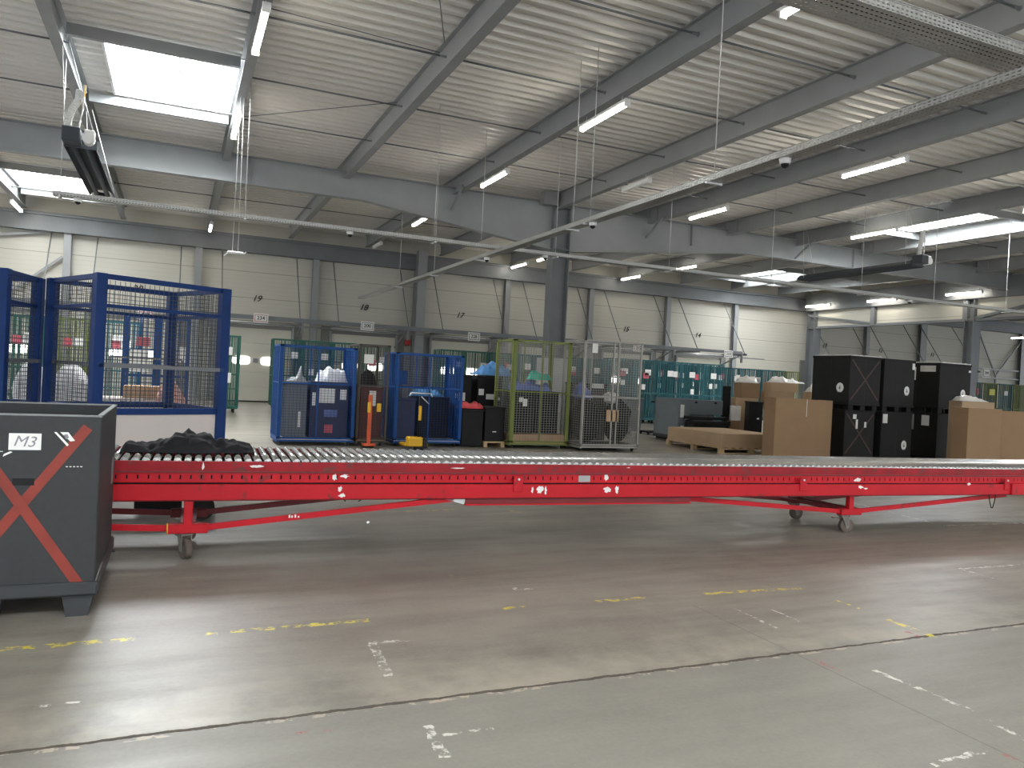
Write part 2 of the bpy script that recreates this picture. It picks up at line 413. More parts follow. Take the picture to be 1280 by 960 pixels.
col_I('wall_post', 31.0, 22.3, .42, .42, 6.0, M['steel_dark'])
col_I('wall_post', 44.4, YF-.3, .42, .42, 5.86, M['steel_dark'])
b = MB()
for a, c in (((-7.2, 5.3), (-4.4, 5.83)), ((-5.9, 3.2), (-3.9, 5.0)), ((44.9, 5.8), (46.7, 3.1)), ((49.0, 5.4), (46.7, 3.1))):
    b.bar((a[0], YF-.16, a[1]), (c[0], YF-.16, c[1]), .07, .09)
b.box(44.4, 49.1, YF-.22, YF-.12, 3.42, 3.52).box(44.4, 49.1, YF-.22, YF-.12, 2.9, 2.98)
b.bar((46.7, YF-.16, 3.1), (46.7, YF-.16, 0), .1, .1)
struct(b.build('wall_bracing', M['steel_grey']))

# purlins and girder
purl_m = MB()
def purlin_mesh():
    b = MB(); b.box(-.012, .012, YN, YF-.3, 6.57, DZ); b.box(-.09, .09, YN, YF-.3, 6.55, 6.568); b.box(-.09, .09, YN, YF-.3, DZ-.018, DZ)
    return b
PX = [-14.2, -11.2, -8.2, -5.1, -2.0, .92, 3.93, 7.0, 10.2, 13.5, 16.6, 19.6, 22.7, 25.8, 28.9, 32.0, 35.1, 38.2, 41.3, 44.4, 47.5, 50.6, 53.7, 56.8]
pm = None
for i, x in enumerate(PX):
    o = struct(purlin_mesh().build('roof_purlin', M['steel_grey'])) if pm is None else struct(bpy.data.objects.new('roof_purlin', pm))
    if pm is None: pm = o.data
    else: C.objects.link(o)
    o.location.x = x
GY = 20.7
def girder():
    b = MB()
    top = 6.72
    pts = [(XL, 6.04), (4.4, 6.04), (9.95, 5.36), (10.75, 5.36), (17.2, 6.04), (XR, 6.04)]
    n = len(pts)
    vs = [(x, GY-.012, z) for x, z in pts]+[(x, GY-.012, top) for x, z in reversed(pts)]
    vs += [(x, GY+.012, z) for x, y, z in vs]
    fs = [(k, k+1, 2*n-2-k, 2*n-1-k) for k in range(n-1)] + [(2*n+k, 4*n-1-k, 4*n-2-k, 2*n+k+1) for k in range(n-1)]
    b.add(vs, fs)
    b.box(XL, XR, GY-.13, GY+.13, top, top+.022)
    for (x0, z0), (x1, z1) in zip(pts[:-1], pts[1:]): b.bar((x0, GY, z0), (x1, GY, z1), .26, .022)
    for x in (1.5, 22.2, 15.1, -8): b.box(x-.006, x+.006, GY-.1, GY+.1, 6.04, top)
    for x in (22.2,):
        for k in range(7): b.box(x-.04, x+.04, GY-.03, GY-.01, 6.1+.09*k, 6.14+.09*k)
    return b
struct(girder().build('main_girder', M['steel_grey']))
b = MB()
for x, s in ((6.9, -1), (13.4, 1), (19.5, 1), (-1.95, -1)):
    b.bar((x, GY-.9, 6.62), (x, GY-.05, 6.1), .06, .06)
struct(b.build('girder_brace', M['steel_grey']))
# central column
def column():
    b = MB(); x, y = 10.35, GY
    b.box(x-.28, x-.25, y-.2, y+.2, 0, 7.0).box(x+.25, x+.28, y-.2, y+.2, 0, 7.0).box(x-.26, x+.26, y-.014, y+.014, 0, 7.0)
    b.box(x-.35, x+.35, y-.35, y+.35, 0, .03).box(x-.26, x+.26, y-.28, y+.28, 6.6, 6.64)
    for k in range(9):
        for dx in (-.19, .19): b.cyl((x+dx*1.6, y-.14, 5.3+.15*k), (x+dx*1.25, y-.14, 5.3+.15*k), .022, 6)
    for zz in (5.36, 6.0): b.box(x-.24, x+.24, y-.27, y+.27, zz, zz+.02)
    return b
struct(column().build('steel_column', M['steel_dark']))
struct(MB().box(9.62, 10.0, GY-.35, GY-.05, 6.62, 6.98).box(9.6, 10.05, GY-.4, GY-.38, 6.6, 6.98).build('column_head_bracket', M['steel_grey']))
# stub plates where purlins meet on top of the girder
b = MB()
for x in PX[7:]:
    if x < 12: continue
    b.box(x-.05, x-.02, GY-.5, GY+.12, 6.6, 6.97).box(x-.14, x+.14, GY-.12, GY-.10, 6.74, 6.97).box(x-.14, x+.14, GY-.04, GY-.02, 6.74, 6.97)
struct(b.build('purlin_splice_plate', M['steel_grey']))
# tie rods between purlins
ROD_Y = (-5, .5, 6.9, 9.65, 12.4, 15.15, 17.8, 23.6, 26.5, 29.2)
tie = MB().cyl((0, 0, 6.80), (2.96, 0, 6.80), .018, 6).cyl((-.06, 0, 6.8), (.02, 0, 6.8), .045, 6).cyl((2.9, 0, 6.8), (3.14, 0, 6.8), .022, 6).mesh('roof_tie_rod', M['steel_dark'])
for i, x in enumerate(PX[2:-6]):
    for y in ROD_Y:
        if abs(x+1.5-(-.2)) < 1.6 and y == 17.8: continue
        if 14.9 < y < 18.2 and (abs(x-19.5) < .5 or abs(x+2.0) < .5): continue
        o = bpy.data.objects.new('roof_tie_rod', tie); C.objects.link(o); o.location = (x+.05, y, 0); o.scale.x = (PX[PX.index(x)+1]-x-.06)/3.02; struct(o)
for a, c in (((2.3, 8.3, 6.85), (3.75, 12.0, 6.85)), ((1.0, 12.2, 6.85), (3.8, 12.4, 6.85)), ((1.0, 17.9, 6.85), (3.8, 15.1, 6.85))):
    struct(MB().cyl(a, c, .009, 6).build('bracing_cable', M['steel_dark']))
# skylights, seen ones first, then the unseen ones added for light
for i, (x0, x1, y0, y1) in enumerate(HOLES, 1):
    z = 7.02
    w = MB()
    w.box(x0-.05, x0, y0, y1, z-.04, z+.42).box(x1, x1+.05, y0, y1, z-.04, z+.42).box(x0-.05, x1+.05, y0-.05, y0, z-.04, z+.42).box(x0-.05, x1+.05, y1, y1+.05, z-.04, z+.42)
    f = struct(w.build('window_%d' % i, M['white']))
    MB().box(x0, x1, y0, y1, z+.40, z+.42).build('skylight_pane', M['sky_far'] if i in (2, 4) else M['sky_e'], f)
    MB().box((x0+x1)/2-.02, (x0+x1)/2+.02, y0, y1, z+.34, z+.4).box(x0, x1, (y0+y1)/2-.012, (y0+y1)/2+.012, z+.36, z+.4).build('glazing_bar', M['steel_grey'], f)
    px0 = max(p for p in PX if p <= x0+.2); px1 = min(p for p in PX if p >= x1-.2)
    # trimmer beams spanning the purlins
    for j, yy in enumerate((y0-.16, y1+.14)):
        MB().box(px0+.1, px1-.1, yy-.05, yy+.05, 6.78, 6.97).build('trimmer_beam', M['steel_grey'], f)
# dock doors
CX = lambda k: 2.84+4.26*k
dnum = {-1: '20', 0: '19', 1: '18', 2: '17', 3: '16', 4: '15', 5: '14', 7: '13', 8: '12', 9: '11'}
di = 1
for k in (-3, -2, -1, 0, 1, 2, 3, 4, 5, 7, 8, 9):
    c = CX(k)
    s_ = MB().box(c-1.75, c+1.75, YF-.06, YF-.01, 0, 3.2)
    f = struct(s_.build('door_%d' % di, M['door_grey']))
    d_ = MB()
    for q in range(5): d_.cbox(c-1.33, c+1.33, YF-.14, YF-.06, .02+q*.575, .59+q*.575, .008)
    d_.box(c-1.33, c+1.33, YF-.13, YF-.08, 0, 2.9)
    p_ = d_.build('door_panel', M['door'], f)
    MB().box(c-1.36, c+1.36, YF-.16, YF-.06, 0, .05).build('floor_seal', M['black'], f)
    for s in (-1, 1):
        MB().box(c+s*1.38-.04, c+s*1.38+.04, YF-.22, YF-.06, 0, 3.0).build('guide_rail', M['steel_grey'], f)
        w = MB(); ww, hh = .33, .155; x0 = c+s*.54
        ring = []
        for t in range(24):
            a = 2*PI*t/24; ex = math.copysign(abs(math.cos(a))**.5, math.cos(a)); ez = math.copysign(abs(math.sin(a))**.5, math.sin(a))
            ring.append((x0+ww*ex, 1.63+hh*ez))
        w.prism(ring, YF-.165, YF-.13); w.build('door_window', M['win_e'], f)
    MB().box(c-.1, c+.1, YF-.16, YF-.135, 1.55, 1.72).build('lock_plate', M['steel_grey'], f)
    # horizontal tracks and suspension rods
    for s in (-1, 1):
        MB().box(c+s*1.4-.03, c+s*1.4+.03, 29.95, YF-.14, 3.12, 3.22).build('overhead_track', M['steel_dark'], f)
        MB().cyl((c+s*1.4, 30.1, 3.22), (c+s*1.4, YF-.12, 5.8), .022, 6).build('suspension_rod', M['steel_dark'], f)
    MB().cyl((c-1.4, 31.7, 3.1), (c+1.4, 31.7, 3.1), .06, 8).build('spring_shaft', M['galv'], f)
    di += 1
    if k in dnum:
        t = text_mesh(dnum[k], .34, M['ink'], 'dock_number', None, (c-.06, YF-.02, 4.08), (PI/2, 0, 0), .35, .006, .004)
        tag(t, 'black painted dock number %s high on the cream cladding wall' % dnum[k], 'number', 'dock numbers on the back wall')
b = MB(); b.box(-14, 22.0, 29.86, 29.96, 3.14, 3.30); b.box(22.0, 25.2, 29.86, 29.96, 3.16, 3.3); b.box(-14, 26.6, 29.88, 29.94, 2.98, 3.02)
for x in (1.0, 4.3, 8.4, 12.6, 16.9, 21.2, 25.2): b.bar((x, 29.9, 3.15), (x, 31.8, 2.5), .05, .05); b.box(x-.04, x+.04, 29.86, 29.96, 2.75, 3.15)
struct(b.build('dock_rail', M['steel_dark']))
def signboard(x, y, z, txt, rim, label, w=.52, h=.34):
    t = thing('sign', label, 'sign', (x, y, z-h/2), 0, 'numbered signs above the docks')
    MB().cbox(-w/2, w/2, -.01, .01, 0, h, .004).build('board', M['paper'], t)
    MB().box(-w/2+.04, w/2-.04, -.014, -.01, .04, .062).box(-w/2+.04, w/2-.04, -.014, -.01, h-.062, h-.04).box(-w/2+.04, -w/2+.062, -.014, -.01, .04, h-.04).box(w/2-.062, w/2-.04, -.014, -.01, .04, h-.04).build('border', rim, t)
    text_mesh(txt, .19, M['ink'], 'lettering', t, (0, -.014, h/2), (PI/2, 0, 0), 0, .002, .003)
    return t
signboard(2.78, 29.8, 3.2, '234', M['paper_r'], 'pink bordered sign reading 234 hanging over dock door 19')
signboard(6.75, 29.8, 3.2, '200', M['pencil'], 'grey bordered sign reading 200 hanging over dock door 18')
signboard(11.2, 29.8, 3.08, '228', M['ink'], 'black bordered white sign reading 228 right of dock door 17')
signboard(19.2, 29.8, 3.1, '212', M['paper_r'], 'pink edged sign hanging left of the number 14')
signboard(-1.05, 29.8, 3.0, '292', M['paper_r'], 'red bordered sign seen through the top of the near blue cage')
signboard(24.3, 29.8, 3.13, '210', M['ink'], 'small white sign near the right end of the dock rail')
signboard(38.3, 26.6, 2.95, '244', M['ink'], 'white square sign right of the black box stacks', .6, .5)
for x, z, nm in ((8.95, 2.75, 'beside dock door 17'), (29.6, 2.42, 'above the teal cages left of the corner post')):
    tag(MB().cbox(x-.1, x+.1, YF-.3, YF-.14, z-.12, z+.12, .01).cyl((x, YF-.33, z), (x, YF-.29, z), .05, 10).build('alarm_box', M['red_e']), 'small red alarm box ' + nm, 'alarm', 'red alarm boxes')

# ================================================================ LAMPS
def lamp(label, x, y, z=6.36, lit=True, L=1.68, first=[None, None]):
    k = 0 if lit else 1
    g = 'tube lights under the roof' if lit else 'unlit fittings under the roof'
    if first[k] is None:
        t = thing('tube_light', label, 'light', (x, y, z), 0, g)
        MB().cbox(-.055, .055, 0, L, .03, .085, .01).build('housing', M['white'], t)
        if lit: MB().cyl((0, .04, 0), (0, L-.04, 0), .042, 12).build('tube', M['tube_e'], t)
        else: MB().cbox(-.05, .05, .02, L-.02, -.03, .03, .015).build('diffuser', M['white'], t)
        for yy in (0, L-.04): MB().cbox(-.06, .06, yy, yy+.04, -.05, .09, .01).build('end_cap', M['white'], t)
        MB().cyl((0, .2, .08), (0, .2, .19), .008, 6).cyl((0, L-.2, .08), (0, L-.2, .19), .008, 6).build('hanger', M['galv'], t)
        first[k] = t
        return t
    return copy_tree(first[k], (x, y, z), 0, label, g)
LP = [(.92, 11.1, 'nearest lit tube at top edge beside the big left skylight'),
      (.92, 16.1, 'lit tube at the lower right corner of the big left skylight'),
      (.92, 29.2, 'small lit tube near the far wall above dock door 19'),
      (-5.14, 25.3, 'lit tube at far left edge beside the left skylight'),
      (-5.14, 29.6, 'lit tube at far left close to the wall beam'),
      (7.0, 11.6, 'bright lit tube left of centre, on the roof beam near the column'),
      (7.0, 16.9, 'lit tube just in front of the main girder, left of the column'),
      (7.0, 23.2, 'short looking lit tube behind the main girder, left of the column'),
      (7.0, 6.2, 'lit tube at the very top edge beside the near cable tray'),
      (13.5, 11.3, 'long lit tube at upper right under the wide roof beams'),
      (13.5, 16.9, 'lit tube in front of the girder, right of the column'),
      (13.5, 27.2, 'lit tube right behind the top of the column'),
      (13.5, 29.9, 'lit tube low behind the girder, left of the column, near the wall'),
      (19.1, 16.2, 'lit tube at the left end of the right skylight'),
      (19.1, 25.6, 'lit tube far behind the column, right one of a close pair'),
      (19.1, 29.7, 'lit tube far behind the column, left one of a close pair'),
      (19.6, 11.2, 'lit tube at the right edge of the picture above the right skylight'),
      (31.5+.3, 21.8, 'rightmost lit tube in front of the upper wall panel'),
      (31.9, 26.0, 'lit tube above the upper wall panel, middle of three'),
      (31.9, 30.0, 'lit tube above the corner post at the upper wall panel')]
for x, y, lb in LP:
    z = 6.36 if x < 28 else 6.0
    x2 = x if x < 28 else 30.4
    lamp('white ' + lb, x2, y if x < 28 else y*.985, z)
lamp('white unlit fitting on the roof beam right of the column top', 10.2, 15.7, lit=False, L=1.2)
lamp('white unlit fitting low at the far wall left of the column', 7.0, 29.2, lit=False, L=1.2)
lamp('white tube light beyond the upper wall panel at the right edge', 40.5, 25.2, 4.9)

# ================================================================ CABLE TRAYS
def tray(label, a, c, w, hang, h=.07):
    a = Vector(a); c = Vector(c); L = (c-a).length; ang = math.atan2(c.y-a.y, c.x-a.x)
    t = thing('cable_tray', label, 'cable tray', a, ang, 'hanging cable trays')
    MB().box(0, L, -w/2, w/2, 0, .004).build('perforated_bed', M['perf'], t)
    for s in (-1, 1): MB().box(0, L, s*w/2-.003, s*w/2+.003, 0, h).box(0, L, s*w/2-.012, s*w/2+.012, h, h+.006).build('side_flange', M['perf'], t)
    k = MB()
    for q in range(3): k.cyl((0, -w/4+q*w/5, .02), (L, -w/4+q*w/5, .02), .012, 6)
    k.build('cable', M['black'], t)
    for d in hang:
        MB().cyl((d, 0, 0), (d, 0, DZ-a.z), .007, 6).build('hanging_wire', M['wire'], t)
        MB().box(d-.02, d+.02, -w/2-.03, w/2+.03, -.03, -.005).build('support_bracket', M['galv'], t)
    return t
tray('long galvanised cable tray running left to right across the hall', (-2.05, 15.25, 4.2), (34, 15.25, 4.2), .18, (.1, 3.1, 6.8, 9.6, 12.6, 15.7, 18.8, 21.6, 24.7, 27.8))
tray('long galvanised cable tray running from the near right towards the back wall', (6.15, 2.6, 4.10), (6.15, 28.5, 4.10), .18, (1.2, 5.4, 8.6, 9.2, 13.6, 17.0, 20.5))
tray('wide perforated cable tray crossing the top right corner, closest to the camera', (3.0, 4.35, 4.36), (12, 4.35, 4.36), .30, (.4, 4.9, 7.4), .09)
# dome cameras under the trays
def dome(label, x, y, z, first=[None]):
    if first[0] is None:
        t = thing('security_camera', label, 'camera', (x, y, z), 0, 'white dome cameras')
        MB().cyl((0, 0, -.06), (0, 0, 0), .058, 16, .068).build('base', M['white'], t)
        b = MB(); n = 14
        for i in range(4):
            a0, a1 = i*PI/8, (i+1)*PI/8
            b.cyl((0, 0, -.06-.045*math.sin(a0)), (0, 0, -.06-.045*math.sin(a1)), .045*math.cos(a0), n, max(.002, .045*math.cos(a1)), False)
        b.build('dome', M['black'], t); first[0] = t; return t
    return copy_tree(first[0], (x, y, z), 0, label)
dome('white dome camera near the left end of the long cable tray', -1.68, 15.25, 4.199)
dome('white dome camera below the long tray, above the blue cages', 3.02, 15.25, 4.199)
dome('white dome camera where the two trays cross, left of the column', 6.15, 15.8, 4.099)
dome('white dome camera on the long tray just right of the crossing', 7.3, 15.25, 4.199)
dome('white dome camera on the receding tray, right of the column', 6.15, 11.1, 4.099)
dome('white dome camera on the receding tray, nearest to the camera, upper right', 6.15, 6.75, 4.099)
dome('white dome camera below the long tray at the right, above the black boxes', 18.6, 15.25, 4.199)
# hanging antenna
t = thing('wireless_antenna', 'small white antenna box hanging on two thin wires above dock door 19', 'antenna', (.93, 15.6, 3.58))
MB().cyl((-.05, 0, .04), (-.03, 0, DZ-3.58-.36), .005, 5).cyl((.05, 0, .04), (.03, 0, DZ-3.58-.36), .005, 5).build('hanging_wire', M['wire'], t)
MB().cbox(-.14, .14, -.08, .08, 0, .035, .01).bar((-.14, 0, .0), (-.2, 0, -.06), .03, .02).bar((.14, 0, 0), (.2, 0, .05), .03, .02).build('body', M['white'], t)

# radiant heaters
def heater(label, x, y, z, L):
    t = thing('radiant_heater', label, 'heater', (x, y, z), 0, 'hanging radiant tube heaters')
    w = .24
    # reflector: an inverted trough
    prof = [(-w, 0), (-w+.02, .06), (-.12, .15), (.12, .15), (w-.02, .06), (w, 0)]
    b = MB(); n = len(prof)
    inner = [(x_*.96, z_-.012) for x_, z_ in prof]
    b.prism(prof+inner[::-1], 0, L); b.build('reflector', M['heater'], t)
    MB().cyl((-.1, .02, .03), (-.1, L, .03), .045, 12).cyl((.1, .02, .03), (.1, L, .03), .045, 12).build('burner_tube', M['heater'], t)
    b = MB()
    for i in range(8):
        a0, a1 = -i*PI/8, -(i+1)*PI/8
        b.cyl((.1*math.cos(a0), L-.14-.1*math.sin(a0), .03), (.1*math.cos(a1), L-.14-.1*math.sin(a1), .03), .05, 8)
    b.build('return_bend', M['heater'], t)
    MB().box(-w, w, -.02, 0, 0, .15).build('end_plate', M['heater'], t)
    MB().cbox(-.24, .02, -.34, -.03, .02, .26, .015).build('burner_box', M['heater'], t)
    MB().cyl((.13, -.1, .12), (.13, -.3, .12), .09, 14).cbox(.07, .22, -.26, -.1, .16, .26, .01).build('fan', M['white'], t)
    pts = [(-.17, -.2, .26), (-.17, -.2, .38), (-.13, -.18, .55), (-.04, -.15, .74), (-.03, -.15, .9)]
    b = MB()
    for (p0, p1) in zip(pts[:-1], pts[1:]):
        for q in range(6):
            u0 = Vector(p0).lerp(Vector(p1), q/6); u1 = Vector(p0).lerp(Vector(p1), (q+1)/6); b.cyl(u0, u1, .062, 12, .052)
    b.build('flexible_duct', M['duct'], t)
    b = MB(); b.path([(.06, -.2, .2), (.02, -.2, .1), (-.03, -.2, .14), (-.0, -.2, .4), (.03, -.18, .6), (.03, -.15, 1.0)], .012)
    b.build('white_cable', M['white'], t)
    MB().path([(.05, -.15, 1.0), (.04, -.15, .8), (.02, -.15, .62)], .012).build('yellow_gas_hose', M['yellow'], t)
    dz = 6.6-z
    for yy in (.15, L-.3):
        for s in (-1, 1): MB().cyl((s*w, yy, .05), (s*.05-.28 if x < 0 else s*.05-.4, yy-.1, dz), .006, 6).build('hanging_chain', M['wire'], t)
    return t
heater('dark grey radiant tube heater hanging left in front of the skylight', -1.60, 14.55, 4.9, 4.1)
heater('radiant tube heater hanging at the right, white duct above its box', 18.0, 14.6, 5.0, 4.1)

# ================================================================ CONVEYOR
CV = thing('roller_conveyor', 'long red telescopic roller conveyor on castors crossing the whole hall', 'conveyor', (-.4, 6.36, 0), -.035)
Wd = 1.0    # width, local +y
S = .0735
x0c, x1c = -1.0, 11.6
# rollers
rl = []
n_r = int((x1c-x0c)/S)
rm = MB().cyl((0, .02, 0), (0, Wd-.02, 0), .026, 14).cyl((0, .0, 0), (0, Wd, 0), .008, 6).mesh('roller', M['roller'])
extra = MB(); cnt = 0
zt = lambda x: .752-.0045*max(0, x)
for i in range(n_r):
    x = x0c+.04+i*S; z = zt(x)-.019
    if .0 <= x and cnt < 100:
        o = bpy.data.objects.new('roller', rm); C.objects.link(o); o.parent = CV; o.location = (x, 0, z); o.rotation_euler = (0, rnd.random()*6, 0); cnt += 1
    else:
        extra.cyl((x, .02, z), (x, Wd-.02, z), .026, 12).cyl((x, 0, z), (x, Wd, z), .008, 6)
e = extra.build('rollers', M['roller'], CV); e['kind'] = 'stuff'
def rail_set(name, m, z0, z1, ya, yb, xa, xb, sl=0.0045, both=True):
    for side in ((0, 1) if both else (0,)):
        y0, y1 = (ya, yb) if side == 0 else (Wd-yb, Wd-ya)
        b = MB(); v = []
        for x in (xa, xb):
            d = -sl*max(0, x)
            v += [(x, y0, z0+d), (x, y1, z0+d), (x, y1, z1+d), (x, y0, z1+d)]
        b.add(v, [(0, 1, 2, 3), (7, 6, 5, 4), (0, 4, 5, 1), (1, 5, 6, 2), (2, 6, 7, 3), (3, 7, 4, 0)])
        b.build(name, m, CV)
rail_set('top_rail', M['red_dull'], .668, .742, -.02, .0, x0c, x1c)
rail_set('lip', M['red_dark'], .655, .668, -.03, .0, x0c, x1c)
# slotted middle rail: solid plate with raised slots
for side in (0, 1):
    b = MB(); y = -.012 if side == 0 else Wd+.0
    x = x0c
    while x < x1c:
        d = -.0045*max(0, x)
        b.box(x, x+S-.012, y, y+.012, .575+d, .655+d)
        b.box(x+S-.012, x+S, y, y+.012, .575+d, .600+d); b.box(x+S-.012, x+S, y, y+.012, .632+d, .655+d)
        x += S
    b.build('slotted_rail', M['red'], CV)
rail_set('inner_channel', M['black'], .47, .66, .01, .03, x0c, 10.6)
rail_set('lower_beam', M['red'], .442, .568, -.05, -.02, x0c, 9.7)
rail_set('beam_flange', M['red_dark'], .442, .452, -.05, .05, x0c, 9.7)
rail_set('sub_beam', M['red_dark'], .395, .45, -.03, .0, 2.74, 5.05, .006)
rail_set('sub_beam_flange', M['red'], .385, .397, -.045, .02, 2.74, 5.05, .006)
# far side cross members
for x in (-.5, .9, 2.2, 3.6, 5.2, 6.6, 8.2, 9.6):
    d = -.0045*max(0, x)
    MB().cbox(x-.03, x+.03, .0, Wd, .46+d, .52+d, .004).build('cross_member', M['red_dark'], CV)
for x in (3.22, 6.42, 9.48):
    d = -.0045*x
    MB().cbox(x-.045, x+.045, -.062, -.048, .50+d, .635+d, .004).build('clamp_plate', M['red'], CV)
    MB().cyl((x, -.07, .612+d), (x, -.06, .612+d), .011, 8).build('bolt', M['galv'], CV)
MB().cbox(9.55, 9.86, -.075, .02, .40, .535, .006).build('beam_end_box', M['red'], CV); MB().cbox(9.6, 9.86, Wd-.02, Wd+.07, .40, .535, .006).build('beam_end_box', M['red'], CV)
# curved dark arm at the right end
b = MB(); pts = []
for i in range(7): pts.append((9.85+i*.28, .0, .505-.0045*i-.016*i*i*.5))
for a, c in zip(pts[:-1], pts[1:]): b.bar(a, c, .05, .07)
b.build('lower_arm', M['steel_dark'], CV)
MB().cbox(10.5, 10.66, -.04, .06, .545, .60, .01).build('connector_box', M['grey_pl'], CV)
MB().path([(9.9, -.03, .53), (10.3, -.04, .50), (10.5, -.04, .55)], .008).build('cable', M['black'], CV)

def caster(x, y, ang, parent, r=.075, m=None):
    m = m or M['rubber']
    ca, sa = math.cos(ang), math.sin(ang); T = Matrix.Translation((x, y, 0)) @ Matrix.Rotation(ang, 4, 'Z')
    b = MB(); off = .035
    b.cyl(T @ Vector((off, -.026, r)), T @ Vector((off, .026, r)), r, 20)
    w = b.build('castor_wheel', m, parent)
    MB().cyl(T @ Vector((off, -.028, r)), T @ Vector((off, .028, r)), r*.45, 12).build('hub', M['castor'], w)
    f = MB(); 
    for s in (-1, 1):
        v = [(off-.02, r-.02), (off+.02, r-.02), (.045, 2*r+.03), (-.04, 2*r+.03)]
        y0, y1 = (.034, .04) if s > 0 else (-.04, -.034)
        f.prism(v, y0, y1, T)
    f.box(-.05, .05, -.045, .045, 2*r+.025, 2*r+.037, T); f.cyl(T @ Vector((0, 0, 2*r+.03)), T @ Vector((0, 0, 2*r+.05)), .03, 12)
    f.box(-.13, -.05, -.02, .02, 2*r+.0, 2*r+.012, T); f.build('castor_fork', M['castor'], parent)
MB_ = MB
# undercarriage left
def carriage(xc, xl, zl, xr, zr, ys, angs, drop=0):
    for side in (0, 1):
        y = ys[side]
        m = M['red'] if side == 0 else M['red_dark']  # far side takes the darker red, its shade under the conveyor painted in
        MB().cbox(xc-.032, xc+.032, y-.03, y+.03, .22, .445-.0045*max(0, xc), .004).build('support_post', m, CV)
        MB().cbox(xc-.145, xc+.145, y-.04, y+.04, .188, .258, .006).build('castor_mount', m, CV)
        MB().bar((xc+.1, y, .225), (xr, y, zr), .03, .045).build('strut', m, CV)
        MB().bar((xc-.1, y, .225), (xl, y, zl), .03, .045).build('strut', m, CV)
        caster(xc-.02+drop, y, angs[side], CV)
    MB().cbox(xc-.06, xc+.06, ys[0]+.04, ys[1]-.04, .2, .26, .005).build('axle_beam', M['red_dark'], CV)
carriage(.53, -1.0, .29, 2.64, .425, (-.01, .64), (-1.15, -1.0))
carriage(7.18, 5.1, .385, 9.62, .38, (.06, .82), (-.2, -.1), -.06)
b = MB().bar((6.95, .80, .235), (7.3, .1, .24), .12, .03); b.build('strut', M['red_dark'], CV)
MB().bar((2.74, -.02, .40), (2.55, -.02, .45), .01, .05).build('end_plate', M['galv'], CV)
MB().cyl((.39, -.05, .27), (.39, -.05, .19), .005, 6).build('chain', M['yellow'], CV)
# dangling loops
MB().path([(9.28, .02, .44), (9.30, .02, .33), (9.335, .02, .235), (9.36, .02, .235), (9.39, .02, .33), (9.41, .02, .44)], .005).build('hanging_loop', M['black'], CV)
MB().path([(1.72, .3, .45), (1.73, .3, .40), (1.77, .3, .36)], .005).path([(1.9, .3, .45), (1.92, .3, .38), (1.88, .3, .36)], .005).build('hanging_loop', M['black'], CV)
pts = [(5.08-.05+.055*math.cos(a), .2, .40+.03*math.sin(a)-.02) for a in [PI+i*PI/8 for i in range(9)]]
MB().path(pts, .004).build('hanging_loop', M['black'], CV)
# torn sticker remnants
def sticker(x, z, w, h, seed, m=M['paper'], y=-.0515, n=11):
    r = random.Random(seed); b = MB(); w *= 1.5; h *= 1.35; n = 15
    ring = [(x+w/2*math.cos(2*PI*i/n)*(.35+.8*r.random()), z+h/2*math.sin(2*PI*i/n)*(.45+.65*r.random())) for i in range(n)]
    b.prism(ring, y-.001, y); return b.build('torn_sticker', m, CV)
for args in ((1.66, .52, .03, .045, 1), (1.70, .62, .05, .03, 2), (1.62, .61, .03, .05, 3), (1.68, .47, .05, .03, 4), (3.43, .498, .06, .07, 5), (3.49, .495, .018, .065, 6), (3.36, .5, .02, .06, 7),
             (4.12, .61, .06, .05, 8), (4.12, .50, .07, .05, 9), (4.22, .50, .03, .06, 10), (7.2, .575, .07, .045, 11), (7.2, .505, .07, .03, 12), (7.28, .49, .05, .015, 13), (8.85, .53, .05, .03, 14),
             (.62, .695, .012, .05, 15), (4.35, .70, .03, .006, 16), (2.66, .69, .09, .01, 17), (1.0, .7, .1, .02, 19), (1.9, .245, .02, .02, 20)):
    sticker(*args, y=-.0515 if args[1] < .57 else (-.0215 if args[1] > .66 else -.0130))
MB().cbox(3.83, 3.95, -.02, -.013, .565, .625, .002).build('rating_plate', M['concrete_pl'], CV)
b = MB()
for i, (dx, h) in enumerate(((0, .024), (.02, .018), (.045, .026), (.07, .014))): b.box(1.27+dx, 1.283+dx, -.0275, -.027, .29, .29+h)
b.build('torn_sticker', M['paper'], CV)

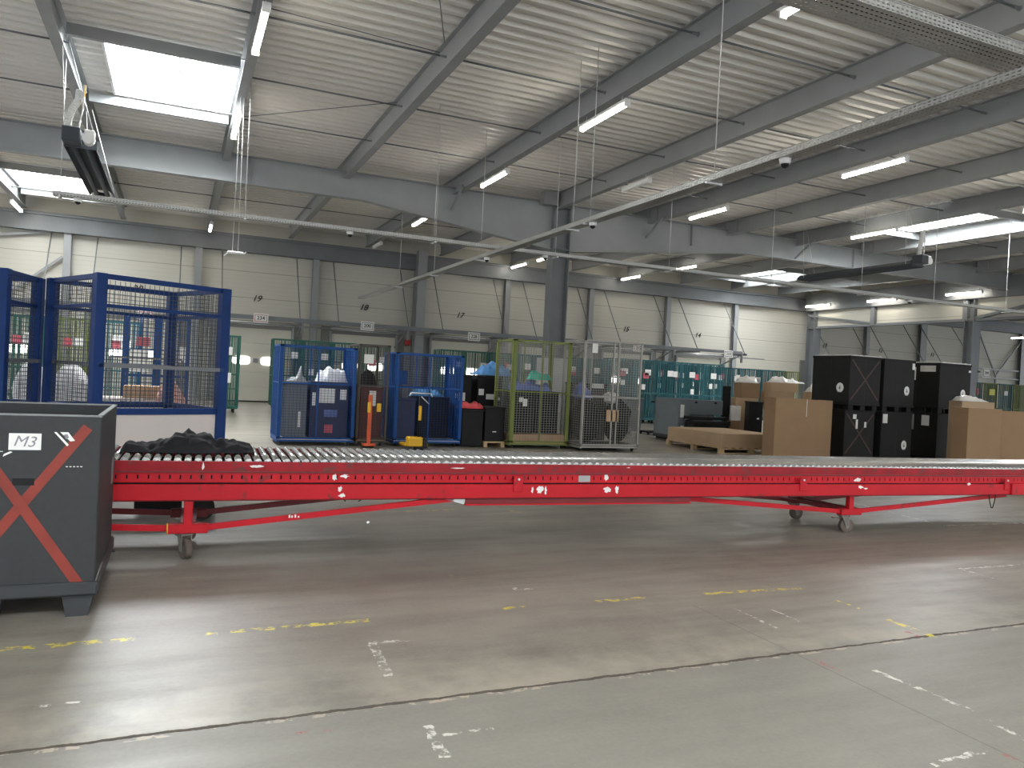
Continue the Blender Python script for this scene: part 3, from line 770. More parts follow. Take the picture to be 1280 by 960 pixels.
# ================================================================ SOFT THINGS
def heap(name, outline, depth, m, label, cat, loc, rz=0, seed=1, nx=60, ny=22, fold=.05, fr=7.0, group=None, z_under=0.0):
    """crumpled cloth heap: outline = [(x, height)] silhouette, depth in y"""
    b = MB(); xs0, xs1 = outline[0][0], outline[-1][0]
    def hgt(x):
        for (a, ha), (c, hc) in zip(outline[:-1], outline[1:]):
            if a <= x <= c: t = (x-a)/(c-a); t = t*t*(3-2*t)*.5+t*.5; return ha+(hc-ha)*t
        return 0
    G = []
    for j in range(ny+1):
        v = j/ny*2-1; 
        for i in range(nx+1):
            x = xs0+(xs1-xs0)*i/nx
            e = noise.noise(Vector((x*3+seed*7, v*1.5, 0)))*.25
            yy = v*depth/2*(1+e)*(.55+.45*math.sin(PI*min(1, max(0, i/nx)))**.5)
            prof = max(0, 1-abs(v)**2.6)
            nn = noise.noise(Vector((x*fr, yy*fr*1.3, seed)))+.5*noise.noise(Vector((x*fr*2.3, yy*fr*2.6, seed+4)))
            rid = abs(noise.noise(Vector((x*fr*.8+3, yy*fr*.8, seed+9))))
            hh = max(.0, hgt(x)*prof*(1-.35*rid)+fold*nn*prof*.6)
            G.append((x, yy, hh+.004))
    N = nx+1
    fs = [(j*N+i, j*N+i+1, (j+1)*N+i+1, (j+1)*N+i) for j in range(ny) for i in range(nx)]
    b.add(G, fs, True)
    o2 = len(b.v); b.add([(x, y, 0) for x, y, z in G], [tuple(reversed(f)) for f in fs], True)
    T = len(G)
    rim = [j*N for j in range(ny+1)]+[ny*N+i for i in range(1, nx+1)]+[j*N+nx for j in range(ny-1, -1, -1)]+[i for i in range(nx-1, 0, -1)]
    for a, c in zip(rim, rim[1:]+rim[:1]): b.f.append((a, c, c+T, a+T)); b.sm.append(True)
    o = b.build(name, m, None, loc, (0, 0, rz))
    return tag(o, label, cat, group)
heap('black_jacket', [(0, 0), (.03, .05), (.14, .055), (.24, .05), (.31, .09), (.40, .13), (.46, .14), (.48, .17), (.51, .14), (.58, .13), (.66, .12), (.70, .07), (.76, .08), (.86, .075), (.92, .06), (.97, .04), (1.0, 0)],
     .50, M['cloth_bk'], 'crumpled black garment lying on the rollers at the left end of the conveyor', 'clothing', (-.37, 6.86, .764), -.035, 3, fold=.085, fr=9)

# ================================================================ LEFT GREY BIN
BN = thing('pallet_box', 'dark grey plastic pallet box marked M3 with red tape cross, at left edge', 'box', (-.885, 5.60, 0))
bw2, bd, zt_, zb = .505, .61, 1.155, .20
th = .025
for nm, a in (('front_wall', (-bw2, bw2, -bd, -bd+th)), ('back_wall', (-bw2, bw2, bd-th, bd)), ('side_wall', (-bw2, -bw2+th, -bd+th, bd-th)), ('side_wall', (bw2-th, bw2, -bd+th, bd-th))):
    MB().cbox(a[0], a[1], a[2], a[3], zb, zt_, .006).build(nm, M['bin'], BN)
b = MB().box(-bw2-.002, bw2+.002, -bd-.002, -bd+th+.002, zt_-.006, zt_+.003).box(-bw2-.002, bw2+.002, bd-th-.002, bd+.002, zt_-.006, zt_+.003).box(-bw2-.002, -bw2+th, -bd, bd, zt_-.006, zt_+.003).box(bw2-th, bw2+.002, -bd, bd, zt_-.006, zt_+.003)
b.build('rim', M['bin_edge'], BN)
MB().box(-bw2+.02, bw2-.02, -bd+.02, bd-.02, zb, zb+.02).build('bottom', M['bin'], BN)
MB().cbox(-bw2-.02, bw2+.02, -bd-.02, bd+.02, .125, .205, .012).build('pallet_deck', M['pallet_bk'], BN)
for x in (-.42, 0-.04, .42):
    for y in (-.52, 0, .52):
        b = MB(); T = Matrix.Translation((x, y, 0))
        w = .07 if abs(x) > .2 else .08
        v = [(-w*1.15, .13), (w*1.15, .13), (w*.8, 0), (-w*.8, 0)]
        b.prism(v, -.07, .07, T); b.build('foot', M['pallet_bk'], BN)
def tape(x0, z0, x1, z1, y, w, m, parent, name='red_tape', t=.0015):
    d = Vector((x1-x0, 0, z1-z0)).normalized(); nrm = Vector((-d.z, 0, d.x))*w/2
    a = Vector((x0, 0, z0)); c = Vector((x1, 0, z1))
    return MB().prism([((a+nrm).x, (a+nrm).z), ((c+nrm).x, (c+nrm).z), ((c-nrm).x, (c-nrm).z), ((a-nrm).x, (a-nrm).z)], y-t, y).build(name, m, parent)
tape(-.22, .16, .437, 1.09, -bd, .055, M['tape'], BN); tape(-.20, 1.15, .44, .165, -bd-.0016, .055, M['tape'], BN)
MB().box(.055, .21, -bd-.004, -bd, .958, 1.05).build('paper_note', M['paper'], BN)
text_mesh('M3', .085, M['pencil'], 'handwriting', BN, (.13, -bd-.0045, 1.003), (PI/2, .06, 0), .25, .0004, 0)
MB().box(.08, .185, -bd-.003, -bd, .76, .80).build('handle_slot', M['black'], BN)
for poly in ([(.27, 1.06), (.282, 1.06), (.345, .99), (.337, .98)], [(.30, 1.06), (.34, 1.06), (.375, 1.012), (.352, 1.008)], [(.035, .935), (.03, .92), (.075, .945), (.065, .95)], [(-.05, .953), (-.05, .947), (.03, .947), (.03, .95)]):
    MB().prism(poly, -bd-.002, -bd).build('torn_label', M['paper'], BN)
for i in range(5): MB().box(.335+i*.018, .345+i*.018, -bd-.002, -bd, .862, .867).build('white_fleck', M['paper'], BN)
MB().prism([(.318, 1.045), (.335, 1.05), (.345, 1.03), (.33, 1.02)], -bd-.003, -bd-.002).build('label_print', M['pencil'], BN)
MB().cyl((.475, .52, .135), (.53, .6, .1), .01, 6).build('latch', M['pallet_bk'], BN)
MB().prism([(.505, .62), (.507, .62), (.507, .80), (.505, .78)], .35, .50).build('side_label', M['bin_edge'], BN)

# ================================================================ MESH CAGES
def mesh_panel(w, h, px, pz, r, T, z0=0):
    b = MB(); n = int(w/px)
    for i in range(1, n): x = w*i/n; b.wire(T @ Vector((x, 0, z0)), T @ Vector((x, 0, z0+h)), r)
    n = int(h/pz)
    for i in range(1, n): z = z0+h*i/n; b.wire(T @ Vector((0, -.004, z)), T @ Vector((w, -.004, z)), r)
    return b
def roll_cage(name, label, cat, w, d, h, m, mesh_m, loc, rz, base_m, mid=1.18, front=True, center_bar=True, px=.062, pz=.05, group=None, post=.032, wide=0, r=.0022, plates=(), back=True, bars=0):
    t = thing(name, label, cat, loc, rz, group)
    z0 = .12
    MB().cbox(-w/2, w/2, 0, d, z0-.03, z0+.01, .006).build('base', base_m, t)
    MB().box(-w/2, w/2, -.01, .02, z0-.045, z0-.01).box(-w/2, w/2, d-.02, d+.01, z0-.06, z0-.01).box(-w/2-.01, -w/2+.02, 0, d, z0-.06, z0-.01).box(w/2-.02, w/2+.01, 0, d, z0-.06, z0-.01).build('base_frame', m, t)
    for sx in (-1, 1):
        for y in (.08, d-.08):
            b = MB(); x = sx*(w/2-.08)
            b.cyl((x-.016, y+.02, .042), (x+.016, y+.02, .042), .042, 12); b.box(x-.025, x-.018, y-.03, y+.03, .04, .075).box(x+.018, x+.025, y-.03, y+.03, .04, .075).box(x-.03, x+.03, y-.035, y+.035, .068, .076)
            b.build('castor', M['rubber_dk'], t)
    R90 = Matrix.Rotation(PI/2, 4, 'Z')
    def frame(nm, T, ww, cb=True, midr=True):
        b = MB()
        wd = wide or post
        for x in (0, ww-0): 
            xx = min(max(x, wd/2), ww-wd/2); b.bar(T @ Vector((xx, 0, z0)), T @ Vector((xx, 0, h)), wd, post, (T.to_3x3() @ Vector((0, 1, 0))))
        b.bar(T @ Vector((0, 0, h-post/2)), T @ Vector((ww, 0, h-post/2)), post, post); b.bar(T @ Vector((0, 0, z0+.02)), T @ Vector((ww, 0, z0+.02)), post, post)
        if midr: b.bar(T @ Vector((0, 0, mid)), T @ Vector((ww, 0, mid)), post*.8, post*.8)
        if nm == 'side_frame' and bars:
            for q in range(1, bars): b.bar(T @ Vector((ww*q/bars, 0, z0)), T @ Vector((ww*q/bars, 0, h)), .035, .02, (T.to_3x3() @ Vector((0, 1, 0))))
        if cb: b.bar(T @ Vector((ww/2, 0, z0)), T @ Vector((ww/2, 0, h if cb == 2 else h)), post*.75, post*.75)
        f = b.build(nm, m, t)
        mesh_panel(ww, h-z0-.03, px, pz, r, T, z0+.01).build('wire_mesh', mesh_m, f)
        return f
    frame('side_frame', Matrix.Translation((-w/2, 0, 0)) @ R90, d, False)
    frame('side_frame', Matrix.Translation((w/2, 0, 0)) @ R90, d, False)
    if back: frame('back_frame', Matrix.Translation((-w/2, d, 0)), w, center_bar)
    if front: frame('front_gate', Matrix.Translation((-w/2, 0, 0)), w, center_bar)
    for (mm, x, z, pw, ph) in plates: MB().box(x-pw/2, x+pw/2, -.035, -.03+.01, z-ph/2, z+ph/2).build('paper_label', M[mm], t)
    return t

# near partition-like blue cages at the left
def big_cage(label, loc, rz, w, d, beige=True):
    t = thing('mesh_cage', label, 'cage', loc, rz, 'tall blue cages at the left')
    h, zb_ = 2.44, .86
    for x in (0, w):
        for y in (0, d): MB().cbox(x-.06, x+.06, y-.06, y+.06, .0, h, .006).build('post', M['blue'], t)
    R90 = Matrix.Rotation(PI/2, 4, 'Z')
    for T, ww in ((Matrix(), w), (Matrix.Translation((0, d, 0)), w), (R90, d), (Matrix.Translation((w, 0, 0)) @ R90, d)):
        f = MB().bar(T @ Vector((.04, 0, h-.03)), T @ Vector((ww-.04, 0, h-.03)), .04, .06).build('top_rail', M['blue'], t)
        MB().bar(T @ Vector((.04, 0, zb_+.01)), T @ Vector((ww-.04, 0, zb_+.01)), .05, .075).build('waist_rail', M['blue'], t)
        MB().bar(T @ Vector((.04, 0, zb_+1.22)), T @ Vector((ww-.04, 0, zb_+1.22)), .03, .04).build('middle_rail', M['blue'], t)
        MB().bar(T @ Vector((.04, 0, .2)), T @ Vector((ww-.04, 0, .2)), .05, .06).build('bottom_rail', M['blue'], t)
        mesh_panel(ww-.1, h-.12-zb_, .055, .05, .0026, T @ Matrix.Translation((.05, 0, 0)), zb_+.05).build('wire_mesh', M['mesh_dk'], f)
        MB().bar(T @ Vector((.0, -.05, 1.40)), T @ Vector((ww, -.05, 1.40)), .02, .045).build('buckle_rail', M['steel_dark'], t)
        MB().bar(T @ Vector((.04, 0, .53)), T @ Vector((ww-.04, 0, .53)), .012, .60).build('lower_panel', M['beige'], t)
    return t
def wp(xr, d):  # camera ground frame to world
    return (.40*d+.9165*xr, .9165*d-.40*xr)
FL, FR = Vector(wp(-4.70, 8.70)), Vector(wp(-3.725, 9.862))
ang = math.atan2(FR.y-FL.y, FR.x-FL.x)
big_cage('tall blue mesh cage with beige lower panel behind the left end of the conveyor', (FL.x, FL.y, 0), ang, (FR-FL).length, 1.40)
P0 = Vector(wp(-5.80, 8.72)); P1 = Vector(wp(-5.98, 9.62))
ang2 = math.atan2(P1.y-P0.y, P1.x-P0.x)-PI/2
o = big_cage('tall blue mesh cage cut by the left edge of the picture', (P0.x-1.3*math.cos(ang2), P0.y-1.3*math.sin(ang2), 0), ang2, 1.3, .95)

cagA = roll_cage('roll_cage', 'blue roll cage holding grey and black crates, nearest the open aisle', 'roll cage', 1.42, 1.0, 1.9, M['blue_lt'], M['blue'], (2.49, 14.92, 0), 0, M['beige'], wide=.05, bars=9, group='roll cages behind the conveyor')
cagC = roll_cage('roll_cage', 'narrow dark bronze roll cage between the two blue cages', 'roll cage', .58, .9, 2.0, M['brown_cage'], M['brown_cage'], (3.56, 14.95, 0), 0, M['wood'], wide=.03, center_bar=False, group='roll cages behind the conveyor', px=.07)
cagB = roll_cage('roll_cage', 'blue roll cage with solid blue end wall and yellow pallet truck before it', 'roll cage', 1.40, 1.0, 1.88, M['blue_lt'], M['blue'], (4.72, 14.95, 0), 0, M['beige'], wide=.05, bars=9, group='roll cages behind the conveyor')
MB().box(-.66, -.22, .985, .99, .2, .5).build('blue_sheet_panel', M['blue_lt'], cagB)
MB().box(-.66, -.2, .975, .98, 1.22, 1.52).build('blue_sheet_panel', M['blue_lt'], cagB)
cagL = roll_cage('roll_cage', 'tall olive green roll cage with wooden base, left of the grey one', 'roll cage', 1.36, .95, 2.3, M['lime'], M['grey_cage'], (7.16, 14.80, 0), 0, M['wood'], wide=.07, group='roll cages behind the conveyor', mid=1.2)
MB().cbox(-.62, .62, .02, .9, .132, .30, .01).build('wooden_floor_block', M['wood'], cagL)
cagG = roll_cage('roll_cage', 'bare grey metal roll cage full of black bags, right of the olive one', 'roll cage', 1.42, .95, 2.38, M['grey_cage'], M['grey_cage'], (8.62, 14.32, 0), 0, M['black'], wide=.03, group='roll cages behind the conveyor', mid=1.17)
MB().box(-.55, -.42, -.03, -.022, 2.1, 2.3).build('paper_label', M['paper'], cagG)
MB().cbox(-.13, .17, -.03, -.022, .65, .9, .003).build('card_label', M['card_lt'], cagG)
MB().bar((0, -.01, .16), (.0, -.01, 2.35), .03, .04).bar((.12, -.01, .16), (.12, -.01, 2.35), .03, .04).build('gate_bars', M['grey_cage'], cagG)
MB().box(-.21, -.02, -.03, -.022, 1.62, 1.80).build('paper_label', M['paper'], cagC)

# things in the cages
def dpt(px, d): return wp((px-640)/961*d, d)
def crate(name, label, x0, x1, y0, y1, z0, z1, m, cat='crate', group=None, lid=True, papers=(), feet=False, rz=0, c=.012):
    cx, cy = (x0+x1)/2, (y0+y1)/2; t = thing(name, label, cat, (cx, cy, z0), rz, group)
    hx, hy, hh = (x1-x0)/2, (y1-y0)/2, z1-z0
    zf = .1 if feet else 0
    MB().cbox(-hx, hx, -hy, hy, zf, hh-(.03 if lid else 0), c).build('body', m, t)
    if lid: MB().cbox(-hx-.012, hx+.012, -hy-.012, hy+.012, hh-.045, hh, .008).build('lid', m, t)
    if feet:
        for fx in (-hx+.1, 0, hx-.1):
            for fy in (-hy+.1, hy-.1): MB().box(fx-.08, fx+.08, fy-.08, fy+.08, 0, zf).build('foot', m, t)
    for (px, pz, pw, ph, mm) in papers: MB().box(px-pw/2, px+pw/2, -hy-.016, -hy-.001, pz-ph/2, pz+ph/2).build('paper_label', M[mm], t)
    return t
crate('storage_crate', 'light grey upright crate at the left inside the first blue cage', 1.90, 2.32, 15.1, 15.7, .135, 1.2, M['grey_pl'], papers=((.08, .35, .04, .3, 'paper'),))
crate('storage_crate', 'black crate with taped papers inside the first blue cage', 2.38, 3.12, 15.1, 15.7, .135, 1.22, M['navy'], papers=((-.05, .82, .3, .28, 'paper'), (.26, .85, .12, .2, 'paper'), (-.3, .75, .06, .25, 'paper'), (.03, .48, .26, .14, 'cloth_navy'), (.0, .18, .16, .16, 'paper_r')))
heap('white_bundle', [(0, 0), (.05, .2), (.15, .22), (.25, .32), (.33, .26), (.55, .24), (.62, 0)], .4, M['sack'], 'white bundle lying on the black crate in the first blue cage', 'bundle', (2.50, 15.35, 1.225), 0, 5)
heap('grey_bundle', [(0, 0), (.1, .08), (.2, .1), (.28, .35), (.32, .1), (.4, 0)], .3, M['concrete_pl'], 'pale bundle with an upright corner on the grey crate', 'bundle', (1.93, 15.35, 1.202), 0, 6)
crate('storage_crate', 'dark red brown crate inside the narrow bronze cage', 3.33, 3.79, 15.05, 15.7, .135, 1.15, M['maroon'], papers=((.02, .8, .13, .3, 'paper'),))
heap('black_bag', [(0, 0), (.06, .28), (.2, .36), (.3, .28), (.36, 0)], .4, M['cloth_bk'], 'black bag on top of the crate in the bronze cage', 'bag', (3.36, 15.4, 1.152), 0, 7)
crate('storage_crate', 'navy plastic crate low inside the second blue cage', 4.1, 4.55, 15.3, 15.85, .135, .95, M['navy'])
crate('storage_crate', 'black crate inside the second blue cage', 4.62, 5.3, 15.4, 15.85, .135, 1.0, M['black'])
heap('light_blue_film', [(0, 0), (.1, .12), (.3, .16), (.5, .12), (.62, .15), (.8, 0)], .3, M['cloth_bl'], 'pale blue crumpled film on the crates in the second blue cage', 'film', (4.45, 15.6, 1.004), 0, 9)
heap('red_plastic_sheet', [(0, 0), (.05, .12), (.3, .10), (.4, .14), (.52, .08), (.62, 0)], .5, M['cloth_rd'], 'red crumpled plastic sheet on a low black crate', 'sheet', (5.45, 15.3, .797), 0, 10, fold=.14, fr=5)
crate('storage_crate', 'low black crate under the red plastic sheet', 5.46, 5.93, 14.98, 15.6, .01, .78, M['black'], group='black crates beside the olive cage')
crate('storage_crate', 'black crate on a pallet left of the olive cage', 5.98, 6.42, 15.0, 15.7, .125, .84, M['black'], group='black crates beside the olive cage', papers=((.0, .2, .08, .02, 'paper'),))
crate('storage_crate', 'upper black crate with torn papers, left of the blue sheet', 5.62, 6.02, 16.0, 16.7, .01, 1.5, M['black'], group='black crates beside the olive cage', papers=((-.03, 1.0, .16, .18, 'paper'), (-.16, 1.02, .06, .1, 'paper')))
crate('storage_crate', 'upper black crate with torn papers under the blue sheet', 6.15, 6.75, 16.0, 16.7, .01, 1.5, M['black'], group='black crates beside the olive cage', papers=((-.2, 1.12, .12, .14, 'paper'), (.02, 1.02, .2, .12, 'paper'), (.2, .98, .12, .06, 'paper')))
tag(MB().box(5.97, 6.44, 14.98, 15.75, .09, .12).box(5.97, 6.05, 14.98, 15.75, 0, .09).box(6.36, 6.44, 14.98, 15.75, 0, .09).build('wooden_pallet', M['pallet_wood']), 'low wooden pallet under the black crate left of the olive cage', 'pallet')
heap('blue_sheet', [(0, 0), (.12, .10), (.3, .22), (.5, .30), (.65, .24), (.85, .2), (.95, 0)], .6, M['cloth_bl'], 'light blue crumpled sheet on the black crates left of the olive cage', 'sheet', (6.1, 16.3, 1.512), -.1, 12, fold=.2, fr=5)
crate('storage_crate', 'tall black crate inside the olive cage, left half', 6.62, 7.12, 15.05, 15.6, .302, 1.22, M['black'], papers=((-.06, .72, .1, .1, 'paper'), (.03, .66, .1, .16, 'paper')))
crate('storage_crate', 'tall black crate inside the olive cage, right half', 7.18, 7.72, 15.05, 15.6, .302, 1.22, M['black'])
heap('slate_blue_sheet', [(0, 0), (.1, .24), (.3, .2), (.6, .14), (.75, .1), (.9, .2), (1.0, 0)], .42, M['cloth_navy'], 'slate blue crumpled sheet on top of the load in the olive cage', 'sheet', (6.60, 15.28, 1.225), 0, 13, fold=.16, fr=5)
heap('green_sheet', [(0, 0), (.1, .2), (.2, .2), (.35, .12), (.5, .14), (.6, 0)], .25, M['cloth_gr'], 'small green crumpled sheet in the olive cage', 'sheet', (7.05, 15.32, 1.47), 0, 14)
def bag(label, x, y, z, w, d, h, m, seed, cat='bag', name='rubbish_bag', group=None):
    b = MB(); n, k = 20, 12; G = []
    for j in range(k+1):
        v = j/k; rr = (math.sin(min(1, v*3.2)*PI/2)**.6)*(1-.75*max(0, (v-.72)/.28)**1.6)
        for i in range(n):
            a = 2*PI*i/n; s1 = noise.noise(Vector((math.cos(a)*1.6, math.sin(a)*1.6, v*3+seed)))*.28+noise.noise(Vector((math.cos(a)*4, math.sin(a)*4, v*7+seed)))*.10
            ex = math.copysign(abs(math.cos(a))**.65, math.cos(a)); ey = math.copysign(abs(math.sin(a))**.65, math.sin(a))
            q = max(.03, rr*(1+s1)); G.append((w/2*ex*q, d/2*ey*q, h*v))
    fs = [(j*n+i, j*n+(i+1) % n, (j+1)*n+(i+1) % n, (j+1)*n+i) for j in range(k) for i in range(n)]+[tuple(reversed(range(n))), tuple(k*n+i for i in range(n))]
    b.add(G, fs, True); return tag(b.build(name, m, None, (x, y, z)), label, cat, group)
bag('black bulging bag low in the left of the grey cage', 8.26, 14.78, .135, .5, .6, .95, M['cloth_bk'], 1, group='black bags in the grey cage')
bag('black bulging bag low in the right of the grey cage', 9.06, 14.78, .135, .44, .6, 1.0, M['cloth_bk'], 5, group='black bags in the grey cage')
crate('storage_crate', 'black crate behind the bags in the grey cage', 8.2, 9.1, 15.35, 15.7, .01, 1.45, M['black'], papers=((.2, 1.38, .3, .1, 'paper'),))
heap('navy_sheet', [(0, 0), (.06, .3), (.2, .36), (.35, .2), (.42, 0)], .4, M['cloth_navy'], 'slate blue cloth at the upper left of the grey cage', 'sheet', (8.0, 14.9, 1.12), 0, 15)
bag('pale grey bag near the middle of the grey cage', 8.80, 14.66, 1.02, .3, .25, .26, M['film'], 9, group=None)

# red and yellow hand truck mast, yellow pallet truck
t = thing('hand_truck', 'orange red upright mast with yellow boxes before the bronze cage', 'truck', (3.44, 14.62, 0))
MB().cbox(-.035, .035, -.03, .03, .05, 1.02, .008).build('mast', M['orange'], t)
MB().cbox(-.06, .0, -.08, -.03, .68, .88, .008).build('control_box', M['yellow'], t); MB().cbox(.12, .2, -.08, -.02, .7, .86, .008).build('control_box', M['yellow'], t)
MB().cyl((-.1, 0, .05), (.1, 0, .05), .05, 12).build('wheel', M['rubber_dk'], t); MB().cbox(-.12, .12, -.1, .08, .04, .09, .008).build('foot_plate', M['orange'], t)
t = thing('pallet_truck', 'yellow hand pallet truck with black handle before the second blue cage', 'pallet truck', (4.32, 14.25, 0))
MB().cbox(-.22, .06, -.12, .12, .08, .26, .02).build('hydraulic_body', M['yellow'], t)
MB().cbox(.06, .16, -.1, .1, .05, .22, .02).cyl((-.08, -.03, .07), (.08, -.03, .07), .07, 14).build('wheel', M['rubber_dk'], t)
for s in (-1, 1): MB().cbox(s*.17-.06, s*.17+.06, .1, .55, .06, .11, .01).build('fork', M['yellow'], t)
MB().cyl((0, -.0, .2), (-.04, -.12, 1.05), .02, 8).build('drawbar', M['black'], t)
MB().path([(-.25, -.13, 1.04), (-.22, -.13, 1.10), (.17, -.13, 1.10), (.2, -.13, 1.04)], .014, 8).path([(-.02, -.13, 1.04), (.14, -.13, .9)], .01, 6).build('handle', M['galv'], t)
MB().cbox(-.05, .0, -.14, -.09, .58, .86, .008).build('yellow_grip_cover', M['yellow'], t)

# column guard
tag(MB().cbox(10.0, 10.7, GY-.42, GY-.39, 0, 2.12, .004).cbox(10.0, 10.03, GY-.39, GY+.4, 0, 2.12, .004).build('column_guard', M['concrete_pl']), 'pale grey sheet guard wrapped around the foot of the steel column', 'guard')

# ---- far rows of cages with bars
def bar_cage(label, x, y, m, w=.95, d=.8, h=2.4, rz=0, papers=(), group='far row of parked cages', first={}):
    key = (m.name, w, h)
    if key not in first:
        t = thing('parked_cage', label, 'roll cage', (x, y, 0), rz, group)
        MB().cbox(-w/2, w/2, 0, d, .12, .17, .006).build('base', m, t)
        for s in (-1, 1):
            for yy in (.1, d-.1): MB().cyl((s*(w/2-.1)-.02, yy, .06), (s*(w/2-.1)+.02, yy, .06), .06, 10).box(s*(w/2-.1)-.03, s*(w/2-.1)+.03, yy-.03, yy+.03, .1, .13).build('castor', M['rubber_dk'], t)
        for s in (-1, 1):
            b = MB()
            for i in range(8): yy = .02+(d-.04)*i/7; b.bar((s*w/2, yy, .15), (s*w/2, yy, h), .03 if i in (0, 7) else .014, .03 if i in (0, 7) else .014)
            for z in (.2, 1.15, h-.02): b.bar((s*w/2, 0, z), (s*w/2, d, z), .025, .03)
            b.build('side_frame', m, t)
        b = MB()
        for i in range(19): xx = -w/2+w*i/18; b.bar((xx, d-.02, .15), (xx, d-.02, h), .02, .014)
        for z in (.2, .7, 1.15, 1.7, h-.02): b.bar((-w/2, d-.02, z), (w/2, d-.02, z), .022, .03)
        b.build('back_frame', m, t)
        b = MB()
        for i in range(9): xx = -w/2+w*i/8; b.bar((xx, 0, .15), (xx, 0, h), .024 if i % 8 else .04, .02)
        for z in (.2, 1.15, h-.02): b.bar((-w/2, 0, z), (w/2, 0, z), .025, .035)
        b.build('front_gate', m, t); first[key] = t
    else: t = copy_tree(first[key], (x, y, 0), rz, label, group)
    if t.name.startswith('parked'):
        for (mm, px, z, pw, ph) in papers: MB().box(px-pw/2, px+pw/2, -.04, -.03, z-ph/2, z+ph/2).build('paper_label', M[mm], t)
    return t
rp = random.Random(3)
ordn = ['first', 'second', 'third', 'fourth', 'fifth', 'sixth', 'seventh', 'eighth', 'ninth', 'tenth', 'eleventh', 'twelfth', 'thirteenth', 'fourteenth', 'fifteenth', 'sixteenth', 'seventeenth', 'eighteenth']
def pap():
    out = []
    if rp.random() < .8: out.append((rp.choice(['paper', 'paper_r', 'paper', 'paper_r']), rp.uniform(-.25, .25), rp.uniform(1.75, 2.0), rp.uniform(.16, .28), .22))
    if rp.random() < .4: out.append(('paper', rp.uniform(-.3, .3), rp.uniform(1.2, 1.6), .16, .2))
    return out
protos = {}
xs = 8.9
for i in range(17):
    col = M['green'] if i in (0, 1, 2) else (M['lime'] if i in (8, 16) else M['teal'])
    h = 2.4 if i < 12 else 2.3
    nm = {'dark_green_cage_paint': 'dark green', 'olive_green_cage_paint': 'olive', 'teal_cage_paint': 'teal'}[col.name]
    bar_cage('%s barred cage, %s from the left in the far parked row' % (nm, ordn[i]), xs+i*1.03+.5, 27.2+rp.uniform(-.15, .15), col, h=2.4, papers=pap(), rz=rp.uniform(-.03, .03))
# second nearer teal group
for i in range(5): bar_cage('teal barred cage, %s from the left of the nearer group beyond the grey cage' % ordn[i], 15.3+i*1.02, 24.6, M['teal'], papers=pap(), rz=rp.uniform(-.015, .015), group='nearer group of teal cages')
for i in range(4): bar_cage('dark green barred cage, %s from the left behind the first blue cage' % ordn[i], 3.45+i*1.02, 27.0, M['green'], papers=pap() if i else (), group='green cages behind the blue ones')
for i, c_ in enumerate(('teal', 'teal', 'lime', 'teal', 'lime', 'lime')):
    bar_cage('%s barred cage, %s from the left beyond the right cartons' % ('olive' if c_ == 'lime' else c_, ordn[i]), 35.0+i*1.05, 25.6-.05*i, M[c_], papers=[('paper_y', .05, 1.95, .4, .3)] if i in (0, 2) else [('paper_r', 0, 1.95, .4, .3)] if i == 1 else [], group='cages at the far right')
t = bar_cage('single dark green trolley standing alone in the aisle before dock door 19', 1.42, 24.4, M['green'], w=.6, h=2.32, papers=[('paper', -.08, 1.85, .34, .24), ('paper', -.1, 1.05, .36, .3)], group=None)
# far left behind the tall cages
for i, (c_, x) in enumerate((('lime', -4.5), ('green', -3.45), ('lime', -2.4), ('teal', -1.35))):
    bar_cage('%s barred cage, %s from the left edge behind the tall blue cages' % ({'lime': 'olive', 'green': 'dark green', 'teal': 'teal'}[c_], ordn[i]), x, 21.5, M[c_], papers=[('paper_r', -.05, 1.8, .2, .2), ('paper', .18, 1.82, .2, .2)] if i else (), group='cages seen through the tall blue ones')
for i, x in enumerate((-.62, -.06)):
    roll_cage('roll_cage', ('mid blue roll cage seen through the tall blue cage, left one', 'mid blue roll cage seen through the tall blue cage, right one')[i], 'roll cage', .52, .9, 2.3, M['blue_lt'], M['blue_lt'], (x, 15.4, 0), 0, M['grey_pl'], center_bar=True, px=.14, pz=.3, wide=.04, r=.004, group='blue roll cages behind the tall cage',
              plates=(('paper_r', .05, 1.8, .22, .16), ('paper', .0, 1.45, .3, .4)) if i == 0 else (('paper', -.1, 1.4, .07, .6), ('paper', .15, 1.6, .12, .3)))
# work table with carton, sack
t = thing('work_table', 'pale topped work table seen through the tall blue cage', 'table', (-.42, 13.35, 0))
MB().cbox(-.62, .55, -.35, .35, .84, .88, .006).build('table_top', M['beige'], t)
for x in (-.56, .5):
    for y in (-.3, .3): MB().box(x-.025, x+.025, y-.025, y+.025, 0, .84).build('leg', M['steel_dark'], t)
MB().bar((-.56, .32, .84), (-.56, .32, 1.5), .03, .03).bar((.5, .32, .84), (.5, .32, 1.5), .03, .03).bar((-.56, .32, 1.5), (.5, .32, 1.5), .03, .03).build('rear_frame', M['steel_dark'], t)
def carton(label, loc, w, d, h, rz=0, m=None, group=None, flaps=False, name='cardboard_box'):
    m = m or M['card']; t = thing(name, label, 'box', loc, rz, group)
    b = MB(); 
    if flaps:
        th_ = .008
        b.box(-w/2, w/2, -d/2, -d/2+th_, 0, h).box(-w/2, w/2, d/2-th_, d/2, 0, h).box(-w/2, -w/2+th_, -d/2, d/2, 0, h).box(w/2-th_, w/2, -d/2, d/2, 0, h).box(-w/2, w/2, -d/2, d/2, 0, th_)
    else: b.cbox(-w/2, w/2, -d/2, d/2, 0, h, .006)
    b.build('body', m, t)
    if not flaps: MB().box(-.03, .03, -d/2-.001, d/2+.001, h-.0005, h+.001).build('tape_strip', M['card_lt'], t)
    return t
carton('shallow orange brown carton on the work table', (-.42, 13.3, .882), .62, .4, .19, 0, M['card_lt'])
bag('pinkish crumpled sack standing at the right of the work table', *dpt(214, 11.6), 0, .42, .4, 1.2, M['pink'], 3, 'sack', 'sack')
